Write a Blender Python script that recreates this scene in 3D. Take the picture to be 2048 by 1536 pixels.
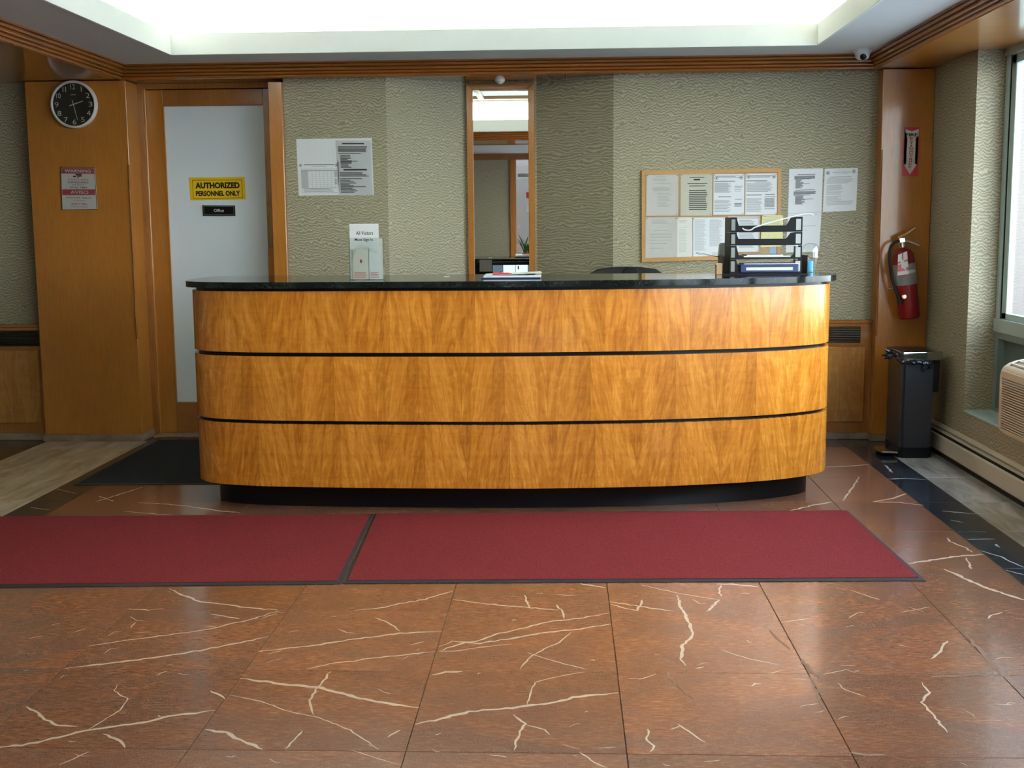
import bpy, bmesh, math, random
from mathutils import Vector, Matrix
random.seed(7)
S = bpy.context.scene
for o in list(bpy.data.objects): bpy.data.objects.remove(o)
C = S.collection

# ------------------------------------------------------------------ camera
F_PX = 2411.8; YAW, PITCH, ROLL = 0.04458, 0.13019, 0.00866; CAM_H = 1.434
def cam_axes():
    f = Vector((math.sin(-YAW)*math.cos(PITCH), math.cos(YAW)*math.cos(PITCH), -math.sin(PITCH)))
    r0 = Vector((math.cos(YAW), math.sin(YAW), 0)); d0 = f.cross(r0)
    c, s = math.cos(ROLL), math.sin(ROLL)
    return c*r0+s*d0, -s*r0+c*d0, f
RV, DV, FV = cam_axes()
cd = bpy.data.cameras.new('camera'); cam = bpy.data.objects.new('camera', cd); C.objects.link(cam)
cd.sensor_width = 36; cd.lens = F_PX/2048*36; cd.clip_start = 0.05; cd.clip_end = 200
M = Matrix.Identity(4)
for i in range(3):
    M[i][0] = RV[i]; M[i][1] = -DV[i]; M[i][2] = -FV[i]
M[2][3] = CAM_H
cam.matrix_world = M
S.camera = cam
def ray(x, y): return RV*((x-1024)/F_PX)+DV*((y-768)/F_PX)+FV
def on_z(x, y, z=0.0):          # point of a horizontal plane measured in the photograph
    d = ray(x, y); t = (z-CAM_H)/d.z; return Vector((d.x*t, d.y*t, z))
def on_y(x, y, Y):              # point of a wall plane measured in the photograph
    d = ray(x, y); t = Y/d.y; return Vector((d.x*t, Y, CAM_H+d.z*t))

# ------------------------------------------------------------------ world, exposure
S.view_settings.view_transform = 'Standard'; S.view_settings.look = 'None'
S.view_settings.gamma = 1; S.view_settings.use_curve_mapping = False
S.view_settings.exposure = 1.0
SKY = 9.0; COVE = 44.0; LAY = .9; FILL = 9.0; SUN = 0.0
W = bpy.data.worlds.new('world'); S.world = W; W.use_nodes = True
nt = W.node_tree; nt.nodes.clear()
tc = nt.nodes.new('ShaderNodeTexCoord'); sp = nt.nodes.new('ShaderNodeSeparateXYZ')
cr = nt.nodes.new('ShaderNodeValToRGB'); bg = nt.nodes.new('ShaderNodeBackground'); wo = nt.nodes.new('ShaderNodeOutputWorld')
nt.links.new(tc.outputs['Generated'], sp.inputs[0]); nt.links.new(sp.outputs['Z'], cr.inputs[0])
cr.color_ramp.elements[0].position = 0.0; cr.color_ramp.elements[0].color = (0.90, 0.96, 1.0, 1)
cr.color_ramp.elements[1].position = 1.0; cr.color_ramp.elements[1].color = (0.50, 0.70, 1.0, 1)
nt.links.new(cr.outputs[0], bg.inputs[0]); bg.inputs[1].default_value = SKY; nt.links.new(bg.outputs[0], wo.inputs[0])

# ------------------------------------------------------------------ material helpers
class NB:
    def __init__(s, name):
        s.m = bpy.data.materials.new(name); s.m.use_nodes = True; s.t = s.m.node_tree; s.t.nodes.clear()
        s.out = s.n('OutputMaterial')
    def n(s, k, **kw):
        x = s.t.nodes.new('ShaderNode'+k)
        for a, b in kw.items(): setattr(x, a, b)
        return x
    def l(s, a, b): s.t.links.new(a, b)
    def setin(s, sock, v):
        if isinstance(v, bpy.types.NodeSocket): s.l(v, sock)
        elif v is not None: sock.default_value = v
    def math(s, op, a, b=None, c=None):
        x = s.n('Math', operation=op); s.setin(x.inputs[0], a)
        if b is not None: s.setin(x.inputs[1], b)
        if c is not None: s.setin(x.inputs[2], c)
        return x.outputs[0]
    def mapping(s, v, scale=(1,1,1), loc=(0,0,0), rot=(0,0,0)):
        x = s.n('Mapping'); s.l(v, x.inputs[0]); s.setin(x.inputs['Scale'], scale); s.setin(x.inputs['Location'], loc); s.setin(x.inputs['Rotation'], rot); return x.outputs[0]
    def noise(s, v, scale=1, detail=3, rough=.5, dist=0):
        x = s.n('TexNoise'); s.l(v, x.inputs['Vector']); x.inputs['Scale'].default_value = scale; x.inputs['Detail'].default_value = detail
        x.inputs['Roughness'].default_value = rough; x.inputs['Distortion'].default_value = dist; return x.outputs['Fac']
    def ramp(s, f, stops):
        x = s.n('ValToRGB'); s.l(f, x.inputs[0]); e = x.color_ramp.elements
        e[0].position = stops[0][0]; e[0].color = (*stops[0][1], 1); e[1].position = stops[-1][0]; e[1].color = (*stops[-1][1], 1)
        for p, c in stops[1:-1]: k = e.new(p); k.color = (*c, 1)
        return x.outputs[0]
    def mix(s, f, a, b, mode='MIX'):
        x = s.n('Mix', data_type='RGBA', blend_type=mode)
        s.setin(x.inputs[0], f)
        for i, v in ((6, a), (7, b)):
            if isinstance(v, tuple) and len(v) == 3: v = (*v, 1)
            s.setin(x.inputs[i], v)
        return x.outputs[2]
    def bump(s, h, dist=.001, strength=.5):
        x = s.n('Bump'); s.l(h, x.inputs['Height']); x.inputs['Distance'].default_value = dist; x.inputs['Strength'].default_value = strength; return x.outputs[0]
    def bsdf(s, col, rough=.5, metal=0, coat=0, spec=.5, normal=None, coat_rough=.1, emis=None, es=0, trans=0, aniso=0):
        b = s.n('BsdfPrincipled')
        if isinstance(col, tuple) and len(col) == 3: col = (*col, 1)
        s.setin(b.inputs['Base Color'], col); s.setin(b.inputs['Roughness'], rough); b.inputs['Metallic'].default_value = metal
        b.inputs['Coat Weight'].default_value = coat; b.inputs['Coat Roughness'].default_value = coat_rough
        b.inputs['Specular IOR Level'].default_value = spec; b.inputs['Transmission Weight'].default_value = trans
        b.inputs['Anisotropic'].default_value = aniso
        if normal is not None: s.l(normal, b.inputs['Normal'])
        if emis: b.inputs['Emission Color'].default_value = (*emis, 1); b.inputs['Emission Strength'].default_value = es
        s.l(b.outputs[0], s.out.inputs[0]); return s.m
def plain(name, col, rough=.5, metal=0, coat=0, grain=.06, gs=40, spec=None, bump=0):
    if spec is None: spec = .22 if max(col) < .03 and not metal else .5
    b = NB(name); v = b.n('TexCoord').outputs['Object']; f = b.noise(v, gs, 3)
    c = b.mix(f, tuple(x*(1-grain) for x in col), tuple(min(1, x*(1+grain)) for x in col))
    nrm = b.bump(f, .001, bump) if bump else None
    return b.bsdf(c, rough, metal, coat, spec, nrm)
def emissive(name, col, st):
    b = NB(name); e = b.n('Emission'); e.inputs[0].default_value = (*col, 1); e.inputs[1].default_value = st; b.l(e.outputs[0], b.out.inputs[0]); return b.m
def clear(name, gloss=.12, rough=.03, tint=(1,1,1)):
    b = NB(name); t = b.n('BsdfTransparent'); t.inputs[0].default_value = (*tint, 1); g = b.n('BsdfGlossy'); g.inputs['Roughness'].default_value = rough
    fr = b.n('Fresnel'); ge = b.n('NewGeometry'); b.l(b.math('MULTIPLY_ADD', ge.outputs['Backfacing'], 1/1.45-1.45, 1.45), fr.inputs[0]); f = b.math('ADD', fr.outputs[0], gloss-.04); m = b.n('MixShader')
    b.l(f, m.inputs[0]); b.l(t.outputs[0], m.inputs[1]); b.l(g.outputs[0], m.inputs[2]); b.l(m.outputs[0], b.out.inputs[0]); return b.m

def wood(name, dark, mid, light, axis='Z', rough=.22, coat=.5, fig=1.0, uv=False, slant=0.0, var=.1, coords='Object'):
    """straight or flamed maple; grain runs along axis"""
    b = NB(name); t = b.n('TexCoord'); info = b.n('ObjectInfo')
    v = t.outputs['UV'] if uv else t.outputs[coords]
    if uv:
        s = b.n('SeparateXYZ'); b.l(v, s.inputs[0]); cmb = b.n('CombineXYZ')
        b.l(b.math('ADD', s.outputs[0], b.math('MULTIPLY', s.outputs[1], slant)), cmb.inputs[0]); b.l(s.outputs[1], cmb.inputs[2])
        b.l(b.math('MULTIPLY', info.outputs['Random'], .05), cmb.inputs[1]); v = cmb.outputs[0]
    st = {'Z': (1, 1, .16), 'X': (.16, 1, 1), 'Y': (1, .16, 1)}[axis]
    g = lambda k, sq=1: tuple(k*(q if q == 1 else q*sq) for q in st)
    n1 = b.noise(b.mapping(v, g(7 if uv else 9)), 1, 5 if uv else 4, .62, 1.3 if uv else .6)
    band = b.math('SINE', b.math('MULTIPLY', n1, 30 if uv else 42*fig))
    band = b.math('MULTIPLY_ADD', band, .5, .5)
    fine = b.noise(b.mapping(v, g(90, .5)), 1, 4, .6)
    curl = b.noise(b.mapping(v, tuple(x for x in {'Z': (6, 6, 26), 'X': (26, 6, 6), 'Y': (6, 26, 6)}[axis])), 1, 3, .5, 1.2)
    big = b.noise(b.mapping(v, g(3)), 1, 2)
    f = b.math('MULTIPLY_ADD', band, .22*fig, b.math('MULTIPLY', fine, .42))
    f = b.math('ADD', f, b.math('MULTIPLY_ADD', curl, .35*fig, b.math('MULTIPLY', big, .35)))
    if uv:
        pr = b.n('UVMap'); pr.uv_map = 'Pair'; ps = b.n('SeparateXYZ'); b.l(pr.outputs[0], ps.inputs[0])
        wisp = b.noise(b.mapping(v, (26, 6, 5)), 1, 5, .7, 2.2)
        f = b.math('ADD', f, b.math('MULTIPLY_ADD', b.math('SUBTRACT', .5, ps.outputs[0]), .16, b.math('MULTIPLY', b.math('SUBTRACT', wisp, .5), 1.0)))
    lo = .30+.06*fig; hi = .78+.32*fig
    col = b.ramp(b.math('MULTIPLY', f, .8), [(lo*.75, dark), ((lo+hi)*.375, mid), (hi*.78, light)])
    rnd = b.math('MULTIPLY_ADD', info.outputs['Random'], 2*var, 1-var)
    cc = b.n('CombineXYZ'); [b.l(rnd, cc.inputs[i]) for i in range(3)]
    col = b.mix(1.0, col, cc.outputs[0], 'MULTIPLY')
    return b.bsdf(col, rough, 0, coat, .5, b.bump(fine, .0005, .15), .08)

def wallpaper(name, base=(.262,.226,.148), lo=(.215,.185,.119), hi=(.375,.34,.25)):
    b = NB(name); t = b.n('TexCoord').outputs['Object']; s = b.n('SeparateXYZ'); b.l(t, s.inputs[0]); c = b.n('CombineXYZ')
    b.l(b.math('ADD', s.outputs['X'], s.outputs['Y']), c.inputs[0]); b.l(s.outputs['Z'], c.inputs[1]); v = c.outputs[0]
    zig = b.noise(b.mapping(v, (19, 9, 1)), 1, 2.5, .6, .3)
    zig2 = b.noise(b.mapping(v, (60, 30, 1)), 1, 1, .5)
    ph = b.math('ADD', b.math('MULTIPLY', s.outputs['Z'], 330), b.math('MULTIPLY_ADD', zig, 30, b.math('MULTIPLY', zig2, 3)))
    wv = b.math('MULTIPLY_ADD', b.math('SINE', ph), .5, .5)
    mask = b.noise(b.mapping(v, (26, 60, 1), (3, 1, 0)), 1, 3, .6)
    big = b.noise(b.mapping(v, (1.2, 1.0, 1)), 1, 3)
    k = b.math('MULTIPLY', wv, b.math('MULTIPLY_ADD', mask, 1.3, .30))
    col = b.ramp(k, [(.05, lo), (.40, base), (.62, tuple(x*1.22 for x in base)), (.88, hi)])
    col = b.mix(b.math('MULTIPLY', b.math('SUBTRACT', big, .45), 1.0), col, (.27, .245, .125))
    return b.bsdf(col, .6, 0, 0, .35, b.bump(k, .0008, .3))

def marble_red():
    b = NB('red_marble'); t = b.n('TexCoord').outputs['Object']; info = b.n('ObjectInfo')
    off = b.n('CombineXYZ'); b.l(b.math('MULTIPLY', info.outputs['Random'], 37.0), off.inputs[0]); b.l(b.math('MULTIPLY', info.outputs['Random'], 91.0), off.inputs[1])
    va = b.n('VectorMath', operation='ADD'); b.l(t, va.inputs[0]); b.l(off.outputs[0], va.inputs[1]); v = va.outputs[0]
    big = b.noise(b.mapping(v, (2.2, 3.6, 1)), 1, 4, .6, .8)
    st = b.noise(b.mapping(v, (30, 115, 1)), 1, 5, .62, .5)
    sp_ = b.noise(v, 210, 4, .75)
    c = b.ramp(st, [(.30, (.15, .050, .022)), (.50, (.215, .074, .032)), (.68, (.33, .14, .07))])
    c2 = b.ramp(sp_, [(.34, (.070, .030, .020)), (.52, (.135, .060, .038)), (.76, (.30, .18, .12))])
    c = b.mix(b.ramp(big, [(.36, (.05,)*3), (.62, (.75,)*3)]), c, c2)
    rr = b.math('MULTIPLY_ADD', info.outputs['Random'], .28, .86); cc = b.n('CombineXYZ'); [b.l(rr, cc.inputs[i]) for i in range(3)]
    c = b.mix(1.0, c, cc.outputs[0], 'MULTIPLY')
    vn = b.noise(b.mapping(v, (2.4, 5.5, 1)), 1, 5, .55, 1.6); vv = b.math('ABSOLUTE', b.math('SUBTRACT', vn, .5))
    c = b.mix(b.ramp(vv, [(.0, (.55,)*3), (.006, (0,)*3)]), c, (.24, .13, .085))
    r = b.math('MULTIPLY_ADD', sp_, .22, .10)
    return b.bsdf(c, r, 0, .25, .5, b.bump(sp_, .0006, .10), .12)
def marble(name, dark, mid, light, scale=2, stretch=(1, 3, 1), vein=.35, rough=.2, vein_col=(.5, .5, .5), vw=.005):
    b = NB(name); t = b.n('TexCoord').outputs['Object']; info = b.n('ObjectInfo')
    off = b.n('CombineXYZ'); b.l(b.math('MULTIPLY', info.outputs['Random'], 37.0), off.inputs[0])
    va = b.n('VectorMath', operation='ADD'); b.l(t, va.inputs[0]); b.l(off.outputs[0], va.inputs[1]); v = va.outputs[0]
    n = b.noise(b.mapping(v, tuple(scale*q for q in stretch)), 1, 6, .6, .6)
    c = b.ramp(n, [(.32, dark), (.5, mid), (.7, light)])
    vn = b.noise(b.mapping(v, (6, 8, 6)), 1, 4, .6, 2.0); vv = b.math('ABSOLUTE', b.math('SUBTRACT', vn, .5))
    c = b.mix(b.ramp(vv, [(.0, (vein,)*3), (vw, (0,)*3)]), c, vein_col)
    return b.bsdf(c, rough, 0, .2 if max(mid) > .02 else 0, .5 if max(mid) > .02 else .32, None, .1)

# ------------------------------------------------------------------ materials
MT = {}
MT['veneer'] = wood('flamed_maple_veneer', (.36,.110,.010), (.55,.192,.018), (.76,.325,.050), uv=True, slant=.16, rough=.25, coat=.35, fig=1.0, var=.05)
MT['wood'] = wood('honey_maple', (.31,.108,.014), (.42,.16,.023), (.52,.215,.038), 'Z', .28, .3, .25, var=.04)
MT['wood_x'] = wood('honey_maple_across', (.22,.072,.013), (.30,.11,.02), (.38,.15,.032), 'X', .16, .6, .25, var=.04)
MT['wood_y'] = wood('honey_maple_soffit', (.30,.10,.018), (.42,.165,.03), (.54,.24,.052), 'X', .30, .6, .35, var=.04)
MT['wood_dark'] = wood('brown_stained_maple', (.22,.075,.018), (.31,.115,.025), (.40,.16,.04), 'Z', .25, .4, .35, var=.04)
MT['wood_trim'] = wood('red_brown_moulding', (.22,.068,.012), (.30,.10,.018), (.38,.14,.026), 'X', .2, .5, .1, var=.04)
MT['walnut'] = wood('walnut_stile', (.19,.09,.03), (.30,.15,.052), (.40,.21,.08), 'Z', .3, .3, .8, var=.03)
MT['panel_fig'] = wood('figured_panel', (.27,.10,.018), (.36,.15,.03), (.47,.22,.05), 'Z', .25, .4, .9, var=.04)
MT['paper_wall'] = wallpaper('green_moire_wallpaper')
MT['paper_wall_side'] = MT['paper_wall']
MT['beige_wall'] = plain('beige_wall_paint', (.55, .47, .38), .7)
MT['ceiling'] = plain('white_ceiling_paint', (.70, .70, .68), .8, grain=.02, gs=8)
MT['cove'] = plain('white_cove_paint', (.82, .86, .82), .8, grain=.02, gs=8)
MT['red'] = marble_red()
MT['black_marble'] = marble('black_marble', (.008,.010,.014), (.014,.018,.026), (.03,.036,.05), 3, (1,1,1), .35, .14, (.35,.38,.42), .004)
MT['brown_marble'] = marble('dark_brown_marble', (.020,.017,.014), (.032,.027,.022), (.055,.046,.038), 5, (1,1,1), .3, .26, (.3,.26,.2), .003)
MT['travertine'] = marble('beige_travertine', (.34,.25,.15), (.47,.37,.24), (.60,.49,.34), 2.2, (5,1,1), 0, .25)
MT['grey_travertine'] = marble('grey_travertine', (.22,.20,.17), (.34,.32,.28), (.46,.44,.40), 2.2, (5,1,1), 0, .22)
MT['stone_base'] = marble('brown_stone_base', (.16,.11,.07), (.24,.17,.11), (.33,.25,.17), 5, (1,1,1), .2, .3, (.4,.32,.22))
MT['vein'] = plain('pale_calcite', (.50,.36,.26), .25, coat=.2, grain=.3, gs=300)
MT['vein_white'] = plain('white_calcite', (.45,.46,.48), .22, coat=.2, grain=.3, gs=300)
MT['chip'] = plain('chipped_marble', (.17,.075,.035), .6, grain=.6, gs=160)
MT['grout'] = plain('dark_grout', (.05,.03,.02), .9)
MT['green_marble'] = marble('black_green_marble', (.004,.005,.005), (.007,.009,.008), (.014,.018,.017), 9, (1,1,1), .5, .09, (.07,.085,.08), .010)
MT['black_gloss'] = plain('black_laminate', (.006,.005,.005), .3)
MT['black_matte'] = plain('black_matte', (.012,.012,.013), .6)
MT['black_plastic'] = plain('black_plastic', (.006,.006,.007), .45)
MT['black_leather'] = plain('black_leather', (.012,.012,.013), .38, gs=200, bump=.3)
MT['rubber'] = plain('black_rubber', (.02,.02,.022), .65)
def carpet(name, c, d):
    b = NB(name); t = b.n('TexCoord').outputs['Object']; n = b.noise(t, 150, 3, .8); g = b.noise(t, 2.5, 3)
    cc = b.mix(b.ramp(n, [(.32, (0,)*3), (.7, (1,)*3)]), d, c); cc = b.mix(b.math('MULTIPLY', g, .35), cc, tuple(x*.75 for x in c))
    return b.bsdf(cc, .95, 0, 0, .15, b.bump(n, .004, .9))
MT['red_carpet'] = carpet('burgundy_pile', (.25,.024,.026), (.06,.007,.008))
MT['black_carpet'] = carpet('black_pile', (.022,.022,.024), (.008,.008,.009))
MT['frost'] = plain('frosted_white_glass', (.74,.80,.85), .22, coat=.3, grain=.02, gs=3)
MT['mirror'] = NB('mirror_silver').bsdf((.9,.92,.9), .012, 1)
MT['glass'] = clear('window_glass', .06, .0, (.97,1,.99))
MT['acrylic'] = clear('clear_acrylic', .075, .14, (.96,.98,.97))
MT['film'] = clear('clear_film', .10, .12)
MT['paper'] = plain('white_paper', (.68,.68,.69), .55, grain=.04, gs=30)
MT['paper_cream'] = plain('cream_paper', (.66,.63,.50), .45, grain=.05, gs=30)
MT['paper_warm'] = plain('offwhite_paper', (.66,.62,.56), .45, grain=.06, gs=20)
MT['paper_yellow'] = plain('yellow_paper', (.72,.66,.30), .5, grain=.03)
MT['paper_blue'] = plain('blue_print', (.30,.36,.50), .5, grain=.3, gs=60)
MT['kraft'] = plain('brown_cardboard', (.42,.27,.14), .7, grain=.15)
MT['ink'] = plain('grey_print', (.18,.18,.19), .6)
MT['ink_light'] = plain('light_grey_print', (.42,.42,.42), .6)
MT['ink_black'] = plain('black_print', (.015,.012,.012), .5)
MT['sign_red'] = plain('red_sign', (.50,.018,.03), .35)
MT['sign_maroon'] = plain('maroon_print', (.34,.02,.04), .4)
MT['sign_white'] = plain('white_sign', (.62,.60,.57), .35)
MT['sign_yellow'] = plain('yellow_sign', (.80,.50,.01), .35)
MT['cork_frame'] = plain('light_oak_frame', (.46,.24,.075), .45, grain=.12, gs=60)
MT['cork'] = plain('cork', (.40,.24,.12), .9, grain=.3, gs=150)
MT['white_plastic'] = plain('white_plastic', (.75,.74,.72), .35)
MT['clock_rim'] = plain('pale_clock_rim', (.66,.60,.58), .35)
MT['chrome'] = plain('chrome', (.75,.74,.72), .12, metal=1, grain=.02)
MT['brushed'] = plain('brushed_grey_steel', (.085,.09,.11), .30, metal=.9, grain=.03, gs=80)
MT['lid_steel'] = plain('polished_lid_steel', (.50,.51,.53), .10, metal=1, grain=.02)
MT['brass'] = plain('brass', (.62,.45,.15), .25, metal=1)
MT['bronze'] = plain('dark_bronze', (.10,.075,.05), .35, metal=.8)
MT['ext_red'] = plain('extinguisher_red', (.21,.005,.009), .25, coat=.4)
MT['ext_label'] = plain('grey_label', (.24,.245,.26), .4, grain=.15, gs=120)
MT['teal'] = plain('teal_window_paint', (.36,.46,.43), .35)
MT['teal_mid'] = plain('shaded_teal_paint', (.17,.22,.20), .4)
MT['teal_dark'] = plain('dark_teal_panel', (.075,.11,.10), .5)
MT['ac'] = plain('beige_plastic', (.52,.44,.34), .45)
MT['ac_dark'] = plain('dark_grille_recess', (.012,.010,.009), .7)
MT['heater'] = plain('putty_enamel', (.50,.45,.37), .4)
MT['stucco'] = plain('pale_stucco', (.075,.058,.050), .9, grain=.18, gs=60, bump=.6)
MT['pavement'] = plain('pavement', (.30,.30,.30), .9, grain=.1, gs=8)
MT['binder'] = plain('navy_binder', (.02,.035,.12), .35)
MT['bag'] = plain('black_bin_bag', (.006,.006,.008), .16)
MT['blue_label'] = plain('light_blue_label', (.12,.45,.80), .4)
MT['grey_plastic'] = plain('grey_plastic', (.24,.24,.225), .45)
MT['tube_light'] = emissive('cove_tube', (1.0, .965, .87), COVE)
MT['lay'] = emissive('laylight_glass', (.55, .75, .66), LAY)
MT['down'] = emissive('fill_light_lens', (1, .95, .85), FILL)
MT['screen_a'] = emissive('screen_pale', (.55,.68,.80), .9)
MT['screen_b'] = emissive('screen_dim', (.12,.17,.22), .6)
MT['leaf'] = plain('plant_leaf', (.05,.14,.03), .4, grain=.3, gs=20)
MT['soil'] = plain('soil', (.05,.035,.025), .9)

# ------------------------------------------------------------------ object helpers
LOC = {}
def obj(name, bm, mat, parent=None, smooth=False, loc=None, uvs=False):
    """link bm (world coordinates) as one mesh; origin moves to loc or to the parent's base"""
    me = bpy.data.meshes.new(name)
    base = Vector(loc) if loc is not None else (LOC[parent.name] if parent else Vector((0,0,0)))
    bmesh.ops.recalc_face_normals(bm, faces=bm.faces)
    bmesh.ops.translate(bm, verts=bm.verts, vec=-base)
    if smooth:
        for f in bm.faces: f.smooth = True
    bm.to_mesh(me); bm.free()
    if smooth and hasattr(me, 'set_sharp_from_angle'): me.set_sharp_from_angle(angle=math.radians(40))
    me.materials.append(MT[mat] if isinstance(mat, str) else mat)
    o = bpy.data.objects.new(name, me); C.objects.link(o)
    if parent:
        o.parent = parent; o.location = base-LOC[parent.name]
    else: o.location = base
    LOC[o.name] = base
    return o
def thing(name, label, cat, loc, group=None):
    o = bpy.data.objects.new(name, None); C.objects.link(o); o.location = loc; o.empty_display_size = .05
    LOC[o.name] = Vector(loc); return tag(o, label, cat, group)
def tag(o, label, cat, group=None):
    o['label'] = label; o['category'] = cat
    if group: o['group'] = group
    return o
def struct(name, bm, mat, smooth=False):
    o = obj(name, bm, mat, None, smooth); o['kind'] = 'structure'; return o
def B(): return bmesh.new()
def box(bm, x0, x1, y0, y1, z0, z1, bevel=0, seg=1):
    v = [bm.verts.new((x, y, z)) for z in (z0, z1) for y in (y0, y1) for x in (x0, x1)]
    fs = [bm.faces.new([v[i] for i in q]) for q in ((0,1,3,2),(4,6,7,5),(0,4,5,1),(2,3,7,6),(0,2,6,4),(1,5,7,3))]
    if bevel:
        es = list({e for f in fs for e in f.edges}); bmesh.ops.bevel(bm, geom=es, offset=bevel, segments=seg, affect='EDGES', profile=.5)
    return v
def bx(*a, **k):
    bm = B(); box(bm, *a, **k); return bm
def prism(bm, pts, a, b, axis='Z', bevel=0, seg=2):
    """polygon pts extruded from a to b along axis"""
    def P(p, t): return {'Z': (p[0], p[1], t), 'Y': (p[0], t, p[1]), 'X': (t, p[0], p[1])}[axis]
    lo = [bm.verts.new(P(p, a)) for p in pts]; hi = [bm.verts.new(P(p, b)) for p in pts]; n = len(pts)
    f1 = bm.faces.new(lo); f2 = bm.faces.new(hi[::-1])
    for i in range(n): bm.faces.new((lo[i], lo[(i+1) % n], hi[(i+1) % n], hi[i]))
    if bevel:
        bmesh.ops.bevel(bm, geom=list(f1.edges)+list(f2.edges), offset=bevel, segments=seg, affect='EDGES', profile=.5)
def lathe(bm, prof, c, n=32, mat=None, cap=True):
    rings = []
    for r, z in prof:
        rings.append([bm.verts.new((c[0]+r*math.cos(2*math.pi*i/n), c[1]+r*math.sin(2*math.pi*i/n), c[2]+z)) for i in range(n)])
    for a, b in zip(rings, rings[1:]):
        for i in range(n): bm.faces.new((a[i], a[(i+1) % n], b[(i+1) % n], b[i]))
    if cap: bm.faces.new(rings[0][::-1]); bm.faces.new(rings[-1])
    if mat is not None: bmesh.ops.transform(bm, matrix=mat, verts=[v for r in rings for v in r])
def tube(bm, pts, r, n=8):
    pts = [Vector(p) for p in pts]; rs = r if isinstance(r, (list, tuple)) else [r]*len(pts); rings = []
    up = Vector((0, 0, 1))
    for i, p in enumerate(pts):
        d = (pts[min(i+1, len(pts)-1)]-pts[max(i-1, 0)]).normalized()
        a = d.cross(up); a = a if a.length > .01 else d.cross(Vector((0, 1, 0))); a.normalize(); b_ = d.cross(a).normalized()
        rings.append([bm.verts.new(p+(a*math.cos(2*math.pi*k/n)+b_*math.sin(2*math.pi*k/n))*rs[i]) for k in range(n)])
    for A, Bq in zip(rings, rings[1:]):
        for k in range(n): bm.faces.new((A[k], A[(k+1) % n], Bq[(k+1) % n], Bq[k]))
    bm.faces.new(rings[0][::-1]); bm.faces.new(rings[-1])
def smooth_path(pts, m=8):
    P = [Vector(p) for p in pts]; out = []
    for i in range(len(P)-1):
        a, b, c, d = P[max(i-1, 0)], P[i], P[i+1], P[min(i+2, len(P)-1)]
        for k in range(m):
            t = k/m; out.append(.5*((2*b)+(c-a)*t+(2*a-5*b+4*c-d)*t*t+(3*b-a-3*c+d)*t**3))
    out.append(P[-1]); return out
def slab(bm, quad, nrm, th):
    """thin sheet: quad corners, extruded by th along nrm"""
    n = Vector(nrm)*th; a = [bm.verts.new(Vector(q)) for q in quad]; b = [bm.verts.new(Vector(q)+n) for q in quad]; k = len(quad)
    bm.faces.new(a); bm.faces.new(b[::-1])
    for i in range(k): bm.faces.new((a[i], a[(i+1) % k], b[(i+1) % k], b[i]))
def lettering(txt, center, w, h, mat, parent, right=(1,0,0), up=(0,0,1), bold=0.0, name='lettering'):
    cu = bpy.data.curves.new(name, 'FONT'); cu.body = txt; cu.size = 1; cu.align_x = 'LEFT'; cu.offset = bold; cu.resolution_u = 3
    t = bpy.data.objects.new(name, cu); C.objects.link(t); bpy.context.view_layer.update()
    me = bpy.data.meshes.new_from_object(t.evaluated_get(bpy.context.evaluated_depsgraph_get())); bpy.data.objects.remove(t); bpy.data.curves.remove(cu)
    xs = [v.co.x for v in me.vertices]; ys = [v.co.y for v in me.vertices]
    x0, x1, y0, y1 = min(xs), max(xs), min(ys), max(ys); R_, U = Vector(right).normalized(), Vector(up).normalized(); c = Vector(center)-LOC[parent.name]
    sy = h/(y1-y0); sx = w/(x1-x0) if w else sy
    for v in me.vertices: v.co = c+R_*((v.co.x-(x0+x1)/2)*sx)+U*((v.co.y-(y0+y1)/2)*sy)
    me.materials.append(MT[mat]); o = bpy.data.objects.new(name, me); C.objects.link(o); o.parent = parent; LOC[o.name] = LOC[parent.name]
    return o
def share(o, loc, parent=None, name=None):
    c = o.copy(); C.objects.link(c); c.location = loc; LOC[c.name] = Vector(loc)
    return c

# ================================================================== SETTING
XR, XG = 2.36, 2.53           # right wall face, window plane
YB, YN = 8.10, 8.42           # back wall, niche wall
ZS, ZC = 2.41, 2.50           # soffit underside, flat ceiling
YW = -1.36                    # wall behind the camera
# ---- floor: bed with separate tiles
floor = struct('floor', bx(-6.3, 2.6, YW-.1, 8.6, -.12, -.004), 'grout'); LOC[floor.name] = Vector((0,0,0))
tile_cache = {}; TILES = []
def tile(x0, x1, y0, y1, mat, gap=.0012):
    w, d = round(x1-x0, 4), round(y1-y0, 4); key = (w, d, mat); c = Vector(((x0+x1)/2, (y0+y1)/2, 0))
    if key not in tile_cache:
        bm = B(); box(bm, c.x-w/2+gap, c.x+w/2-gap, c.y-d/2+gap, c.y+d/2-gap, -.012, 0, bevel=.0008)
        o = obj('tile', bm, mat, floor, loc=c); tile_cache[key] = o
    else:
        o = tile_cache[key].copy(); C.objects.link(o); o.location = c; LOC[o.name] = c
    TILES.append((x0, x1, y0, y1, o)); return o
J = [-2.64, -2.269, -1.659, -1.050, -.443, .165, .777, 1.388, 1.82]
rows = [4.366+.6085*k for k in range(-13, 6)]
rows = [r for r in rows if r > -1.4]; rows = rows+[7.76]
rows = [r for r in rows if r <= 7.76]
rows = [r for r in rows if not (7.3 < r < 7.76)]+[]
for a, b in zip(J, J[1:]):
    for r0, r1 in zip(rows, rows[1:]): tile(a, b, r0, r1, 'red')
rb = rows
for r0, r1 in zip(rb, rb[1:]):
    tile(1.82, 2.035, r0, r1, 'black_marble'); tile(2.035, 2.36, r0, r1, 'grey_travertine')
    tile(-2.85, -2.64, r0, r1, 'brown_marble')
bb = [-2.64, -1.659, -.443, .777, 1.82]
for a, b in zip(bb, bb[1:]): tile(a, b, 7.76, 8.1, 'brown_marble')
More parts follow.
